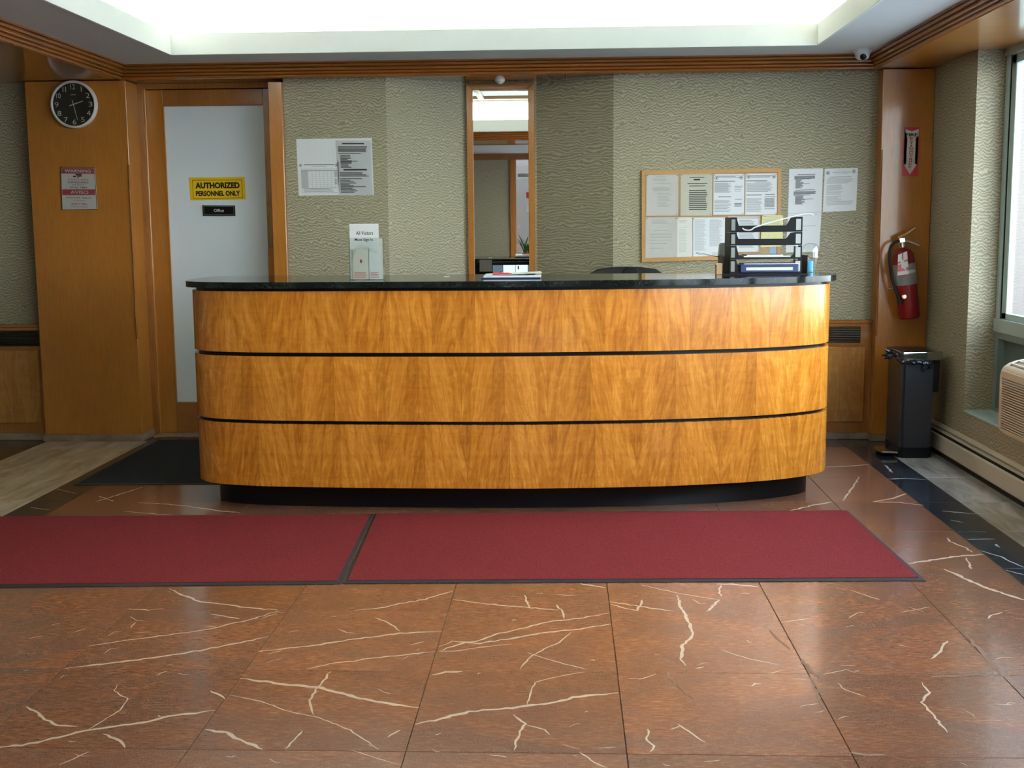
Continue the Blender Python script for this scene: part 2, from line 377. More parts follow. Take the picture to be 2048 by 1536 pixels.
tile(1.82, 2.35, 7.76, 8.0, 'brown_marble'); tile(-2.85, -2.64, 7.76, 8.34, 'brown_marble'); tile(-2.64, -1.9, 8.1, 8.34, 'brown_marble')
tr = [8.0, 6.2, 4.4, 2.6, .8, -1.1]
for a, b in zip(tr, tr[1:]):
    tile(-3.55, -2.85, b, a, 'travertine')
for k in range(15):
    for x0, x1 in ((-4.16, -3.55), (-4.77, -4.16), (-5.38, -4.77), (-6.0, -5.38)): tile(x0, x1, 8.05-.61*(k+1), 8.05-.61*k, 'brown_marble')

# calcite veins in the marble, one mesh per tile, hairline proud of the polished face
def strip(bm, pts, w):
    pts = [Vector(p) for p in pts]; fine = []
    for a, b in zip(pts, pts[1:]):
        n = max(2, int((b-a).length/.018))
        for k in range(n):
            t = k/n; q = a.lerp(b, t); q += Vector((random.uniform(-1,1), random.uniform(-1,1), 0))*min(.0045, w*.5); fine.append(q)
    fine.append(pts[-1]); n = len(fine); L, R_ = [], []
    for i, p in enumerate(fine):
        d = (fine[min(i+1, n-1)]-fine[max(i-1, 0)]); d.z = 0; d.normalize(); s = Vector((-d.y, d.x, 0))
        e = min(i, n-1-i)/max(1, n*.12); ww = w*min(1, .3+.7*e)*random.uniform(.65, 1.25)*.5
        L.append(bm.verts.new(p+s*ww)); R_.append(bm.verts.new(p-s*ww))
    for i in range(n-1): bm.faces.new((L[i], L[i+1], R_[i+1], R_[i]))
VEINS = [
 (5,[(340,1177),(360,1187),(378,1195),(400,1204),(440,1208),(500,1216),(556,1220)]),(4,[(555,1223),(500,1239),(420,1258),(340,1270),(262,1279),(176,1293)]),
 (6,[(538,1273),(470,1287),(400,1301),(300,1317),(220,1326),(130,1337)]),(4,[(260,1218),(298,1221)]),
 (5,[(522,1302),(570,1298),(640,1289),(720,1277),(800,1267),(884,1263)]),(4,[(613,1338),(660,1328),(760,1315),(870,1303)]),
 (4,[(712,1220),(760,1216),(800,1207),(850,1199),(906,1182)]),(4,[(907,1199),(960,1206),(1024,1213),(1118,1220)]),
 (4,[(877,1293),(905,1283),(950,1284),(1000,1266),(1024,1262),(1100,1243),(1160,1237),(1219,1226)]),
 (5,[(877,1302),(930,1286),(960,1287),(1024,1277),(1100,1264),(1160,1258),(1222,1248)]),(3,[(877,1303),(920,1301),(960,1295),(1024,1288)]),
 (8,[(482,1357),(520,1362),(580,1370),(632,1374),(680,1387),(740,1401),(800,1411),(838,1415)]),(6,[(50,1413),(70,1422),(90,1440),(115,1450),(155,1453)]),
 (7,[(-20,1498),(60,1488),(120,1474),(170,1462),(220,1455),(300,1442),(350,1431),(430,1421)]),(2.5,[(235,1370),(229,1382),(255,1398),(240,1420),(200,1445),(175,1460)]),
 (7,[(412,1458),(455,1466),(490,1484),(525,1499)]),(5,[(206,1467),(240,1481),(250,1496)]),(6,[(862,1350),(890,1345),(925,1343)]),
 (7,[(832,1448),(880,1438),(940,1423),(1024,1416),(1100,1406),(1160,1393),(1236,1386)]),(3.5,[(660,1343),(648,1362),(635,1374),(620,1400),(628,1430)]),
 (2.5,[(460,1390),(520,1402),(580,1424),(640,1436),(700,1460),(730,1480),(757,1499)]),(3.5,[(605,1461),(595,1475),(570,1498)]),(4,[(800,1459),(775,1475)]),
 (3,[(179,1503),(160,1512),(118,1530)]),(4,[(420,1381),(450,1398)]),(4,[(275,1005),(330,1008),(380,1013),(440,1022),(480,1025)]),
 (3,[(248,1023),(300,1027),(380,1034)]),(4,[(285,974),(245,987),(190,1004)]),(3,[(197,992),(228,1003)]),
 (4,[(1648,934),(1690,933),(1737,929)]),(3,[(1719,953),(1705,975),(1686,1002)]),(5,[(1744,1004),(1790,996),(1812,987)]),(3,[(1744,1004),(1800,1005),(1848,1011)]),
 (4,[(1579,1022),(1620,1012),(1664,1004)]),(6,[(1819,1127),(1870,1119),(1920,1112),(1967,1109)]),(7,[(1889,1138),(1920,1153),(1970,1175),(2048,1200),(2070,1206)]),
 (3.5,[(1894,1075),(1900,1083),(1930,1095),(1945,1105)]),(3.5,[(1931,1115),(1940,1128),(1942,1138)]),(5,[(1159,1167),(1180,1171),(1212,1176)]),
 (4,[(1219,1203),(1260,1210),(1348,1223)]),(3,[(1219,1208),(1250,1216),(1275,1222)]),(2.5,[(1281,1170),(1350,1185),(1390,1192),(1440,1200)]),
 (6,[(1432,1168),(1470,1169),(1516,1174)]),(3,[(1441,1170),(1438,1182),(1442,1193)]),(5,[(1437,1200),(1425,1215),(1412,1223)]),
 (5,[(1354,1190),(1362,1215),(1375,1240),(1385,1262),(1380,1280),(1365,1290),(1362,1318),(1372,1332)]),(6,[(1392,1337),(1408,1334)]),
 (4,[(1897,1281),(1884,1290),(1884,1300),(1862,1318)]),(4,[(1844,1365),(1858,1385),(1842,1405),(1858,1420),(1895,1465)]),
 (4,[(1297,1458),(1293,1480),(1308,1492),(1300,1504)]),(3,[(1354,1448),(1412,1486)]),(2.5,[(1674,1365),(1690,1380),(1730,1393)]),(2.5,[(1639,1407),(1600,1413)]),
 (2.5,[(1054,1410),(1062,1385),(1070,1365),(1120,1352),(1170,1344)]),(2.5,[(1054,1305),(1110,1323),(1175,1339)]),(2.5,[(1141,1265),(1120,1285),(1095,1295),(1060,1315),(1040,1338)]),
 (4,[(1024,1430),(1050,1448),(1035,1475),(1028,1500)]),(3,[(1050,1448),(1090,1460),(1100,1470)]),(3.5,[(1285,1200),(1274,1222)]),
 (3,[(1114,1210),(1126,1225),(1128,1237)]),(3,[(1049,1190),(1058,1215)]),(2,[(1564,1245),(1620,1237)]),(2,[(1800,1225),(1860,1214)]),(2,[(1640,1350),(1700,1338)]),
 (3,[(750,1235),(780,1247),(800,1262)]),(3,[(820,1290),(850,1283)]),(3,[(480,1238),(420,1228)]),(3,[(270,1245),(262,1256)]),(2,[(700,1500),(740,1512),(800,1530)]),
 (3,[(1160,1505),(1190,1525),(1215,1536)]),(2,[(1440,1300),(1500,1318),(1560,1330)]),(2,[(1700,1180),(1760,1200)]),(3,[(2005,1225),(1985,1230),(1975,1238)])]
BV = [(4,[(1776,958),(1815,957),(1855,960)]),(3,[(1884,1022),(1940,1027),(1990,1028)]),(3,[(1934,1079),(1990,1078)]),(3,[(1956,1100),(2000,1113),(2048,1135)]),
 (4,[(1991,1088),(2000,1095)]),(3,[(1770,930),(1785,945)]),(2.5,[(1900,1040),(1925,1045)]),(2.5,[(2010,1140),(2050,1150)]),(2,[(113,978),(155,988)]),(2,[(60,1015),(100,1020)])]
CHIPS = [(7,[(1600,1318),(1615,1334),(1632,1350),(1655,1368)]),(5,[(1618,1352),(1640,1400),(1652,1420)]),(8,[(1930,1266),(1950,1290),(1968,1308),(1988,1334),(2006,1354)]),
 (4,[(1335,1345),(1350,1368),(1388,1400)]),(9,[(1700,1505),(1735,1512),(1772,1510)]),(5,[(1860,1355),(1900,1352),(1990,1350)]),(6,[(1690,1340),(1706,1345),(1718,1340)]),
 (4,[(1540,1262),(1580,1300)]),(4,[(1820,1215),(1850,1226)]),(5,[(1930,1420),(1950,1436)])]
for _ in range(70):
    cx_, cy_ = random.uniform(0, 2048), random.uniform(1180, 1530); an = random.uniform(-.6, .6); ln = random.uniform(8, 40)
    VEINS.append((random.uniform(1.2, 2.4), [(cx_, cy_), (cx_+ln*.5*math.cos(an), cy_+ln*.4*math.sin(an)+random.uniform(-3, 3)), (cx_+ln*math.cos(an), cy_+ln*.6*math.sin(an))]))
BV_LEFT = [v for v in BV if v[1][0][0] < 300]; BV = [v for v in BV if v not in BV_LEFT]; VEINS += BV_LEFT
def find_tile(p):
    for x0, x1, y0, y1, o in TILES:
        if x0 <= p.x <= x1 and y0 <= p.y <= y1: return o
    return None
for lst, mat, nm, zz in ((VEINS, 'vein', 'vein', .0004), (BV, 'vein_white', 'vein', .0004), (CHIPS, 'chip', 'chip', .0007)):
    acc = {}
    for w, pl in lst:
        P = [on_z(x, y, 0) for x, y in pl]; mid = P[len(P)//2]; o = find_tile(mid)
        if o is None: continue
        bm = acc.setdefault(o.name, (o, B()))[1]
        for p in P: p.z = zz
        strip(bm, P, w*mid.y/F_PX*1.3)
    for o, bm in acc.values():
        base = LOC[o.name]
        me = bpy.data.meshes.new(nm); bmesh.ops.translate(bm, verts=bm.verts, vec=-base); bm.to_mesh(me); bm.free(); me.materials.append(MT[mat])
        c = bpy.data.objects.new(nm, me); C.objects.link(c); c.parent = o

# ---- back wall with central niche
Xa0, Xa1, Xm0, Xm1, Xc0, Xc1 = on_y(569,300,YB).x, on_y(771,158,YB).x, on_y(935,300,YN).x, on_y(1069,300,YN).x, on_y(1227,152,YB).x, 2.06
Xa0 = -1.862
bm = B(); prism(bm, [(Xa0,YB),(Xa1,YB),(Xm0-.015,YN),(Xm1+.015,YN),(Xc0,YB),(2.45,YB),(2.45,8.62),(Xa0,8.62)], 0, ZS+.1)
struct('wall_back', bm, 'paper_wall')
struct('wall_back_left', bx(-6.2, -3.5, YB, 8.62, 0, ZS+.1), 'paper_wall')
struct('wall_back_door', bx(-3.5, Xa0, 8.42, 8.62, 0, ZS+.1), 'wood_dark')
# ---- right wall: pier, knee wall, window reveal
bm = B(); box(bm, XR, 2.565, 7.18, 8.2, 0, ZS+.1); struct('wall_right', bm, 'paper_wall_side')
struct('wall_right_knee', bx(XR, 2.75, -1.5, 7.18, -.02, .32), 'paper_wall_side')
struct('wall_right_near', bx(XR, 2.75, YW, -.2, .32, ZS+.1), 'paper_wall_side')
# ---- walls out of view
struct('wall_left', bx(-6.4, -6.2, YW-.15, 8.62, 0, 2.7), 'paper_wall_side')
bm = B(); box(bm, -6.2, -.81, YW-.15, YW, 0, ZS); struct('wall_front', bm, 'paper_wall')
struct('wall_front_right', bx(1.35, 2.36, YW-.15, YW, 0, ZS), 'paper_wall')
struct('trim_2', bx(-.81, -.765, YW-.17, YW+.03, 0, ZS), 'wood')
struct('trim_3', bx(-6.2, 2.36, YW-.17, YW+.04, ZS, ZC), 'wood_x')

# ---- ceiling: flat band with hole, cove walls, upper ceiling with laylight
TX0, TX1, TY0, TY1 = -2.42, 1.52, 2.95, 7.53
bm = B()
e_ = .0179
for a in ((-6.2, TX0-e_, YW, 8.0), (TX1+e_, 2.4, YW, 8.0), (TX0-e_, TX1+e_, TY1+e_, 8.0), (TX0-e_, TX1+e_, YW, TY0-e_)): box(bm, a[0], a[1], a[2], a[3], ZC, ZC+.02)
struct('ceiling', bm, 'ceiling')
bm = B(); G = .32; ZU = 2.80
for a in ((TX0-.018, TX0, TY0-.018, TY1+.018), (TX1, TX1+.018, TY0-.018, TY1+.018), (TX0, TX1, TY1, TY1+.018), (TX0, TX1, TY0-.018, TY0)): box(bm, *a, ZC-.003, ZC+.125, bevel=.001)
struct('trim_4', bm, 'cove')
bm = B()
box(bm, TX0-G-.03, TX0-G, TY0-G, TY1+G, ZC+.02, ZU); box(bm, TX1+G, TX1+G+.03, TY0-G, TY1+G, ZC+.02, ZU)
box(bm, TX0-G, TX1+G, TY1+G, TY1+G+.03, ZC+.02, ZU); box(bm, TX0-G, TX1+G, TY0-G-.03, TY0-G, ZC+.02, ZU)
LX0, LX1, LY0, LY1 = -1.75, .85, 3.7, 6.8
for a in ((TX0-G, LX0, TY0-G, TY1+G), (LX1, TX1+G, TY0-G, TY1+G), (LX0, LX1, LY1, TY1+G), (LX0, LX1, TY0-G, LY0)): box(bm, *a, ZU, ZU+.03)
struct('ceiling_cove', bm, 'cove')
# laylight: timber grid with pale green panes
lt = thing('laylight', 'wood-framed laylight of pale green panes in the raised ceiling, seen in the mirror', 'skylight', (-.45, 5.25, ZU))
nx, ny = 3, 4; wx = (LX1-LX0)/nx; wy = (LY1-LY0)/ny
for i in range(nx+1): obj('glazing_bar', bx(LX0+i*wx-.03, LX0+i*wx+.03, LY0-.03, LY1+.03, ZU-.03, ZU+.03, bevel=.004), 'wood', lt)
for j in range(ny+1): obj('glazing_bar', bx(LX0-.03, LX1+.03, LY0+j*wy-.03, LY0+j*wy+.03, ZU-.026, ZU+.028, bevel=.004), 'wood_x', lt)
for i in range(nx):
    for j in range(ny): obj('pane', bx(LX0+i*wx+.03, LX0+(i+1)*wx-.03, LY0+j*wy+.03, LY0+(j+1)*wy-.03, ZU+.01, ZU+.02), 'lay', lt)
# cove tubes lying on the ledge behind the lip
def cove_tube(x0, x1, y0, y1, where):
    t = thing('fluorescent_tube', 'white fluorescent tube hidden on the %s ledge of the ceiling cove' % where, 'lamp', ((x0+x1)/2, (y0+y1)/2, ZC+.02))
    bm = B(); tube(bm, [(x0, y0, ZC+.06), (x1, y1, ZC+.06)], .014, 10); obj('tube', bm, 'tube_light', t, True)
    bm = B(); box(bm, min(x0, x1)-.02, max(x0, x1)+.02, min(y0, y1)-.02, max(y0, y1)+.02, ZC+.02, ZC+.044, bevel=.004); obj('batten', bm, 'white_plastic', t)
g = .15
cove_tube(TX0+.1, TX1-.1, TY1+g, TY1+g, 'far'); cove_tube(TX0+.1, TX1-.1, TY0-g, TY0-g, 'near')
cove_tube(TX0-g, TX0-g, TY0+.1, TY1-.1, 'left'); cove_tube(TX1+g, TX1+g, TY0+.1, TY1-.1, 'right')
# ---- crown moulding ring and soffits
CX0, CX1, CY0, CY1 = -2.905, 1.985, 2.80, 7.985
prof = [(0, ZS-.006)]
for k, (d0, zc_, rr) in enumerate(((.006, ZS+.006, .010), (.016, ZS+.026, .009), (.030, ZS+.046, .011), (.044, ZS+.068, .010))):
    for q in range(7):
        a = -math.pi/2+math.pi*q/6; prof.append((d0+rr*math.cos(a), zc_+rr*math.sin(a)*.9))
prof += [(.050, ZS+.079), (.056, ZS+.081), (.056, ZC), (0, ZC)]
bm = B(); rings = []
for d, z in prof: rings.append([bm.verts.new(q) for q in ((CX0+d,CY0+d,z),(CX1-d,CY0+d,z),(CX1-d,CY1-d,z),(CX0+d,CY1-d,z))])
for a, b in zip(rings, rings[1:]+rings[:1]):
    for i in range(4): bm.faces.new((a[i], a[(i+1)%4], b[(i+1)%4], b[i]))
struct('trim_1', bm, 'wood_trim')
bm = B(); box(bm, -6.2, CX0, 2.05, 8.62, ZS, ZS+.03); box(bm, CX1, 2.6, -1.36, 8.2, ZS, ZS+.03); struct('ceiling_soffit', bm, 'wood_y')
bm = B(); box(bm, CX0, CX1, CY1, 8.62, ZS, ZS+.03); box(bm, CX0, CX1, 2.05, CY0, ZS, ZS+.03); struct('ceiling_soffit_back', bm, 'wood_x')
bm = B(); box(bm, -6.2, CX1, 2.02, 2.05, ZS-.005, ZC); struct('trim_5', bm, 'wood_x')
struct('roof', bx(-6.4, 2.76, YW-.2, 8.7, 2.95, 3.1), 'pavement')
bm = B(); box(bm, -6.4, 2.56, 8.62, 8.7, 0, 3.0); box(bm, 2.57, 2.76, YW-.2, 8.7, ZS+.031, 2.95); box(bm, -6.45, -6.4, YW-.2, 8.7, 0, 3.0); box(bm, -6.4, 2.57, YW-.2, YW-.15, ZC, 2.95); struct('wall_outer', bm, 'pavement')

# ---- pillars
def pillar(nm, x0, x1, y0, y1, edge):
    o = thing(nm, *PL[nm+edge], (0.5*(x0+x1), y0, 0)); del_ = .045
    obj('shaft', bx(x0, x1, y0, y1, .045, ZS-.004, bevel=.003), 'wood', o)
    obj('stone_base', bx(x0-.012, x1+.012, y0-.014, y1, 0, .046, bevel=.003), 'stone_base', o)
    ex = x1 if edge == 'L' else x0
    bm = B(); tube(bm, [(ex-.004 if edge == 'L' else ex+.004, y0, .70), (ex-.004 if edge == 'L' else ex+.004, y0, 1.86 if edge == 'L' else 1.90)], .0075, 8)
    obj('corner_bead', bm, 'wood_x', o, True)
    return o
PL = {'pillarL': ('wide honey maple pillar left of the office door, carrying the clock', 'pillar'), 'pillarR': ('narrow honey maple pillar in the right corner behind the extinguisher', 'pillar')}
pillar('pillar', -3.56, -2.885, 8.0, 8.62, 'L'); pillar('pillar', 2.03, 2.358, 7.97, 8.099, 'R')

# ---- convector enclosures under the wallpaper
def convector(x0, x1, yf, label, panels, side=.075):
    o = thing('convector_cabinet', label, 'radiator cover', ((x0+x1)/2, yf, 0), 'wall convector cabinets')
    y1 = YB-.001
    obj('cap', bx(x0, x1, yf-.006, y1, .775, .80, bevel=.004), 'wood_x', o)
    bm = B(); box(bm, x0, x1, yf, yf+.02, .755, .775); box(bm, x0, x1, yf, yf+.02, .625, .648); box(bm, x1-side, x1, yf, yf+.02, .648, .755); box(bm, x0, x0+.02, yf, yf+.02, .648, .755)
    obj('frame', bm, 'wood_x', o)
    obj('recess', bx(x0+.001, x1-.001, yf+.022, y1, .01, .774), 'ac_dark', o)
    bm = B(); z = .652
    while z < .752: box(bm, x0+.02, x1-side, yf+.004, yf+.018, z, z+.0045); z += .0115
    obj('grille', bm, 'bronze', o)['kind'] = 'stuff'
    for a, b in panels: obj('panel', bx(a, b, yf-.004, yf+.018, .118, .618, bevel=.002), 'panel_fig', o)
    bm = B(); box(bm, x0, x1, yf, yf+.02, .61, .628); box(bm, x0, x1, yf+.004, yf+.021, .045, .62); obj('back_board', bm, 'wood_dark', o)
    obj('plinth', bx(x0, x1, yf-.008, yf+.02, 0, .044, bevel=.002), 'stone_base', o)
convector(-6.15, -3.574, 8.05, 'maple convector cabinet with dark grille at the far left of the clock pillar', [(-6.1,-5.45),(-5.44,-4.75),(-4.74,-4.08),(-4.07,-3.60)], .012)
convector(.42, 2.03-.002, 8.05, 'maple convector cabinet with dark grille right of the counter', [(.46,1.2),(1.21,1.985)])

# ---- office door
YD = 8.28
struct('door_jamb', (lambda bm: (box(bm, -2.884, -2.85, 8.22, 8.42, 0, ZS-.001), box(bm, -2.85, Xa0-.05, 8.24, 8.42, 2.375, ZS-.001), bm)[2])(B()), 'wood_dark')
bm = B()
for k, (a, b, y) in enumerate(((-2.884, -2.868, 8.225), (-2.868, -2.858, 8.245), (-2.858, -2.846, 8.255))): box(bm, a, b, y, 8.42, 0, 2.385, bevel=.002)
struct('trim_6', bm, 'wood')
struct('trim_7', bx(-1.955, Xa0, 8.06, 8.42, 0, 2.39, bevel=.004), 'wood')
d = struct('door_1', bx(-2.848, -2.735, YD, YD+.045, .012, 2.372, bevel=.002), 'wood'); LOC[d.name] = Vector((0,0,0)); d.name = 'door_1'
def dp(name, bm, mat, sm=False): LOC['door_1'] = Vector((0,0,0)); return obj(name, bm, mat, d, sm)
dp('top_rail', bx(-2.735, -2.045, YD, YD+.045, 2.262, 2.372, bevel=.002), 'wood_dark')
dp('bottom_rail', bx(-2.735, -2.045, YD, YD+.045, .012, .222, bevel=.002), 'wood_dark')
dp('closing_stile', bx(-2.045, -1.957, YD, YD+.045, 1.30, 2.372, bevel=.002), 'walnut')
dp('lock_block', bx(-2.045, -1.957, YD-.004, YD+.045, .012, 1.298, bevel=.002), 'wood')
dp('glass_panel', bx(-2.735, -2.045, YD+.012, YD+.03, .222, 2.262), 'frost')
bm = B(); box(bm, -2.735, -2.728, YD-.003, YD+.013, .222, 2.262); box(bm, -2.735, -2.045, YD-.003, YD+.013, .222, .228); dp('glazing_bead', bm, 'wood')
hc = on_y(556, 522, YD-.01)
bm = B(); lathe(bm, [(.0, 0), (.022, 0), (.024, .004), (.018, .009), (.0, .009)], (0,0,0), 24, Matrix.Translation(hc) @ Matrix.Rotation(math.pi/2, 4, 'X') @ Matrix.Diagonal((.55, 2.2, 1, 1)), cap=False)
h = dp('lock_plate', bm, 'bronze', True)
bm = B(); tube(bm, [hc+Vector((0,-.016,.018)), hc+Vector((0,-.020,0)), hc+Vector((0,-.016,-.018))], [.003,.0055,.003], 10); LOC[h.name] = Vector((0,0,0)); obj('thumb_turn', bm, 'brass', h, True)
struct('trim_8', bx(-2.86, -1.95, 8.14, 8.34, -.001, .010, bevel=.003), 'stone_base')

# ---- window wall on the right
WN = 5; y = 7.18; ys = [7.18, 5.75, 4.35, 2.95, 1.55, .15, -.2]
Z0, Z1 = .875, ZS-.02
win = struct('window_1', (lambda bm: (box(bm, XG-.02, XG+.06, -.2, 7.18, .80, Z0), box(bm, XG-.02, XG+.06, -.2, 7.18, Z1-.02, ZS+.03), bm)[2])(B()), 'teal'); LOC['window_1'] = Vector((0,0,0))
for i, yy in enumerate(ys[:-1]):
    obj('mullion', bx(XG-.015 if i else XG-.01, XG+.06, yy-(.05 if i else .045), yy+(.05 if i else -.0), Z0, Z1, bevel=.003), 'teal', win)
for a, b in zip(ys[1:], ys[:-1]):
    bm = B()
    for q in ((a+.05, a+.11, Z0, Z1-.02), (b-.125, b-.055, Z0, Z1-.02)): box(bm, XG+.005, XG+.04, q[0], q[1], q[2], q[3], bevel=.003)
    box(bm, XG+.005, XG+.04, a+.05, b-.055, Z0, Z0+.035); box(bm, XG+.005, XG+.04, a+.05, b-.055, Z1-.07, Z1-.02)
    obj('sash', bm, 'teal', win); obj('pane', bx(XG+.02, XG+.026, a+.1, b-.115, Z0+.03, Z1-.06), 'glass', win)
    bm = B(); box(bm, XG+.001, XG+.008, b-.053, b-.047, Z0, Z1); obj('gasket', bm, 'black_matte', win)
AY0, AY1 = 5.10, 6.165
bm = B()
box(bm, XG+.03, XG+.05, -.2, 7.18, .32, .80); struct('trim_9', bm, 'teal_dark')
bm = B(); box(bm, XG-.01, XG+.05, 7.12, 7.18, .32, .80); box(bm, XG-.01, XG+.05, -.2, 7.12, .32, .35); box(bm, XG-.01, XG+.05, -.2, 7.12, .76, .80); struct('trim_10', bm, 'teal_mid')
struct('trim_11', bx(XR-.006, XG+.05, -.2, 7.182, .318, .332, bevel=.003), 'teal')

# ---- glazed entrance behind the camera
ent = struct('window_2', bx(-.765, 1.35, YW-.12, YW-.05, 0, .05), 'bronze'); LOC['window_2'] = Vector((0,0,0))
for x in (-.765, .27, 1.31): obj('mullion', bx(x, x+.04, YW-.12, YW-.05, .05, ZS, bevel=.003), 'wood', ent)
for a, b in ((-.725, .27), (.31, 1.31)): obj('pane', bx(a, b, YW-.09, YW-.082, .05, ZS), 'glass', ent)
obj('door_closer', bx(-.70, -.15, YW-.13, YW-.09, 2.16, 2.21), 'grey_plastic', ent)
# ---- outdoors
struct('ground_outside', (lambda bm: (box(bm, 2.76, 30, -30, 40, -.35, -.2), box(bm, -30, 2.76, -30, YW-.2, -.35, -.2), bm)[2])(B()), 'pavement')
struct('sky_blocker', bx(-3.2, 2.4, -6.2, YW-.2, 2.75, 2.95), 'ceiling')  # unseen overhang added to limit sky light at the entrance
o = obj('building_wall', (lambda bm: (box(bm, 5.6, 6.0, 12.2, 18, -.2, 6.5), box(bm, 5.6, 5.66, 17.9, 18, -.2, 6.4), bm)[2])(B()), 'stucco'); o['kind'] = 'structure'
o = obj('building_wall', bx(-9, 4.2, -7.5, -7.0, -.2, 3.4), 'stucco'); o['kind'] = 'structure'

# ================================================================== COUNTER
OUT = [(-1.93,6.78),(-1.965,6.6),(-1.972,6.42),(-1.955,6.27),(-1.915,6.165),(-1.822,6.078),(-1.66,6.025),(-1.461,5.992),(-1.0,5.962),(-.33,5.945),(.05,5.965),(.426,6.0),(.70,6.05),(.944,6.112),(1.14,6.195),(1.284,6.288),(1.358,6.366),(1.402,6.47),(1.415,6.6),(1.395,6.78)]
path = smooth_path([(x, y, 0) for x, y in OUT], 10)
def offs(path, d):
    o = []
    for i, p in enumerate(path):
        t = (path[min(i+1, len(path)-1)]-path[max(i-1, 0)]).normalized(); o.append(p+Vector((t.y, -t.x, 0))*d)
    return o
ct = thing('reception_counter', 'long bowed maple reception counter with dark green marble top', 'counter', (-.28, 6.35, 0))
def ring(d, back): 
    q = offs(path, d); q = [p for p in q if p.y < back-.001]; return [(p.x, p.y) for p in q]+[(q[-1].x, back), (q[0].x, back)]
bm = B(); prism(bm, ring(-.10, 6.68), 0, .124); obj('toe_kick', bm, 'black_gloss', ct)
bm = B(); prism(bm, ring(-.020, 6.76), .120, 1.1365); obj('core', bm, 'black_gloss', ct)
bm = B(); prism(bm, ring(.032, 6.80), 1.1365, 1.167, bevel=.006, seg=3); slab_top = obj('countertop', bm, 'green_marble', ct, True)
slen = [0]
for a, b in zip(path, path[1:]): slen.append(slen[-1]+(b-a).length)
def at_s(s):
    s = max(0, min(slen[-1]-1e-6, s))
    for i in range(len(slen)-1):
        if slen[i+1] >= s:
            t = (s-slen[i])/(slen[i+1]-slen[i]); p = path[i].lerp(path[i+1], t); d_ = (path[min(i+2, len(path)-1)]-path[max(i-1, 0)]).normalized(); return p, Vector((d_.y, -d_.x, 0))
def s_of_px(px, py):
    best = min(range(len(path)), key=lambda i: abs(on_y(px, py, path[i].y).x-path[i].x)); return slen[best]
LEAF = .2146
for tier, (z0, z1, anchor) in enumerate(((.812, 1.120, s_of_px(787, 640)), (.465, .792, s_of_px(831, 780)), (.123, .447, s_of_px(1026, 910)))):
    k0 = -int(anchor/LEAF)-1; cuts = []
    k = k0
    while True:
        s = anchor+k*LEAF
        if s > slen[-1]: break
        if s > .03: cuts.append((s, k))
        k += 1
    segs = [(0.0, cuts[0][0], cuts[0][1]-1)]+[(cuts[i][0], cuts[i+1][0], cuts[i][1]) for i in range(len(cuts)-1)]+[(cuts[-1][0], slen[-1], cuts[-1][1])]
    for s0, s1, k in segs:
        if s1-s0 < .02: continue
        n = max(3, int((s1-s0)/.018)); bm = B(); uvl = bm.loops.layers.uv.new('UVMap'); uv2 = bm.loops.layers.uv.new('Pair'); cols = []; us = {}
        for i in range(n+1):
            s = s0+.0004+(s1-s0-.0008)*i/n; p, nr = at_s(s)
            full0 = anchor+k*LEAF; u = s-full0
            if k % 2: u = LEAF-u
            vs = []
            for q, z in ((p, z0), (p, z1), (p-nr*.018, z1), (p-nr*.018, z0)):
                v = bm.verts.new((q.x, q.y, z)); us[v] = (u+tier*3.3, z-z0+tier*1.7, ((k % 2)+(s-full0)/LEAF)/2); vs.append(v)
            cols.append(vs)
        for a, b in zip(cols, cols[1:]):
            for j in range(4): bm.faces.new((a[j], a[(j+1)%4], b[(j+1)%4], b[j]))
        bm.faces.new(cols[0][::-1]); bm.faces.new(cols[-1])
        for f in bm.faces:
            for l in f.loops: l[uvl].uv = us[l.vert][:2]; l[uv2].uv = (us[l.vert][2], 0)
        obj('veneer_panel', bm, 'veneer', ct, True)
# staff desk and chair behind
dk = thing('staff_desk', 'low staff desk hidden behind the reception counter', 'desk', (-.3, 7.05, 0))
obj('desk_top', bx(-1.55, 1.05, 6.81, 7.22, .71, .74, bevel=.004), 'black_gloss', dk)
for x in (-1.53, 1.01): obj('side_panel', bx(x, x+.025, 6.82, 7.20, 0, .71), 'wood_dark', dk)

# ================================================================== MATS
def mat_thing(quad, label, top, bw, rb=.008, nm='floor_mat', grp=None):
    c = sum((Vector(q) for q in quad), Vector())/4; o = thing(nm, label, 'mat', (c.x, c.y, 0), grp)
    bm = B(); base = [Vector(q) for q in quad]; ins = []
    for i in range(4):
        a, b, d_ = base[i-1], base[i], base[(i+1)%4]; e1 = (a-b).normalized(); e2 = (d_-b).normalized()
        ins.append(b+e1*bw[i][0]+e2*bw[i][1])
    lo = [bm.verts.new((q.x, q.y, .0009)) for q in base]; mid = [bm.verts.new((q.x, q.y, .003)) for q in base]; hi = [bm.verts.new((q.x, q.y, rb-.002)) for q in ins]
    bm.faces.new(lo[::-1])
    for A, Q in ((lo, mid), (mid, hi)):
        for i in range(4): bm.faces.new((A[i], A[(i+1)%4], Q[(i+1)%4], Q[i]))
    bm.faces.new(hi); obj('rubber_backing', bm, 'rubber', o)
    bm = B(); a = [bm.verts.new((q.x, q.y, rb-.0019)) for q in ins]; b = [bm.verts.new((q.x, q.y, rb)) for q in ins]; bm.faces.new(b)
    bm.faces.new(a[::-1])
    for i in range(4): bm.faces.new((a[i], a[(i+1)%4], b[(i+1)%4], b[i]))
    bmesh.ops.bevel(bm, geom=[e for e in bm.edges if all(v in b for v in e.verts)] if False else [], offset=.001) if False else None
    obj('carpet', bm, top, o); return o
q1 = [on_z(750,1028), on_z(1694,1021.5), on_z(1852,1162.5), on_z(684,1168)]
mat_thing(q1, 'burgundy entrance mat in front of the counter, ending at the right', 'red_carpet', [(.028,.012),(.012,.03),(.03,.02),(.02,.028)])
q2 = [on_z(-330,1036), on_z(747,1028.6), on_z(681,1169), on_z(-480,1181)]
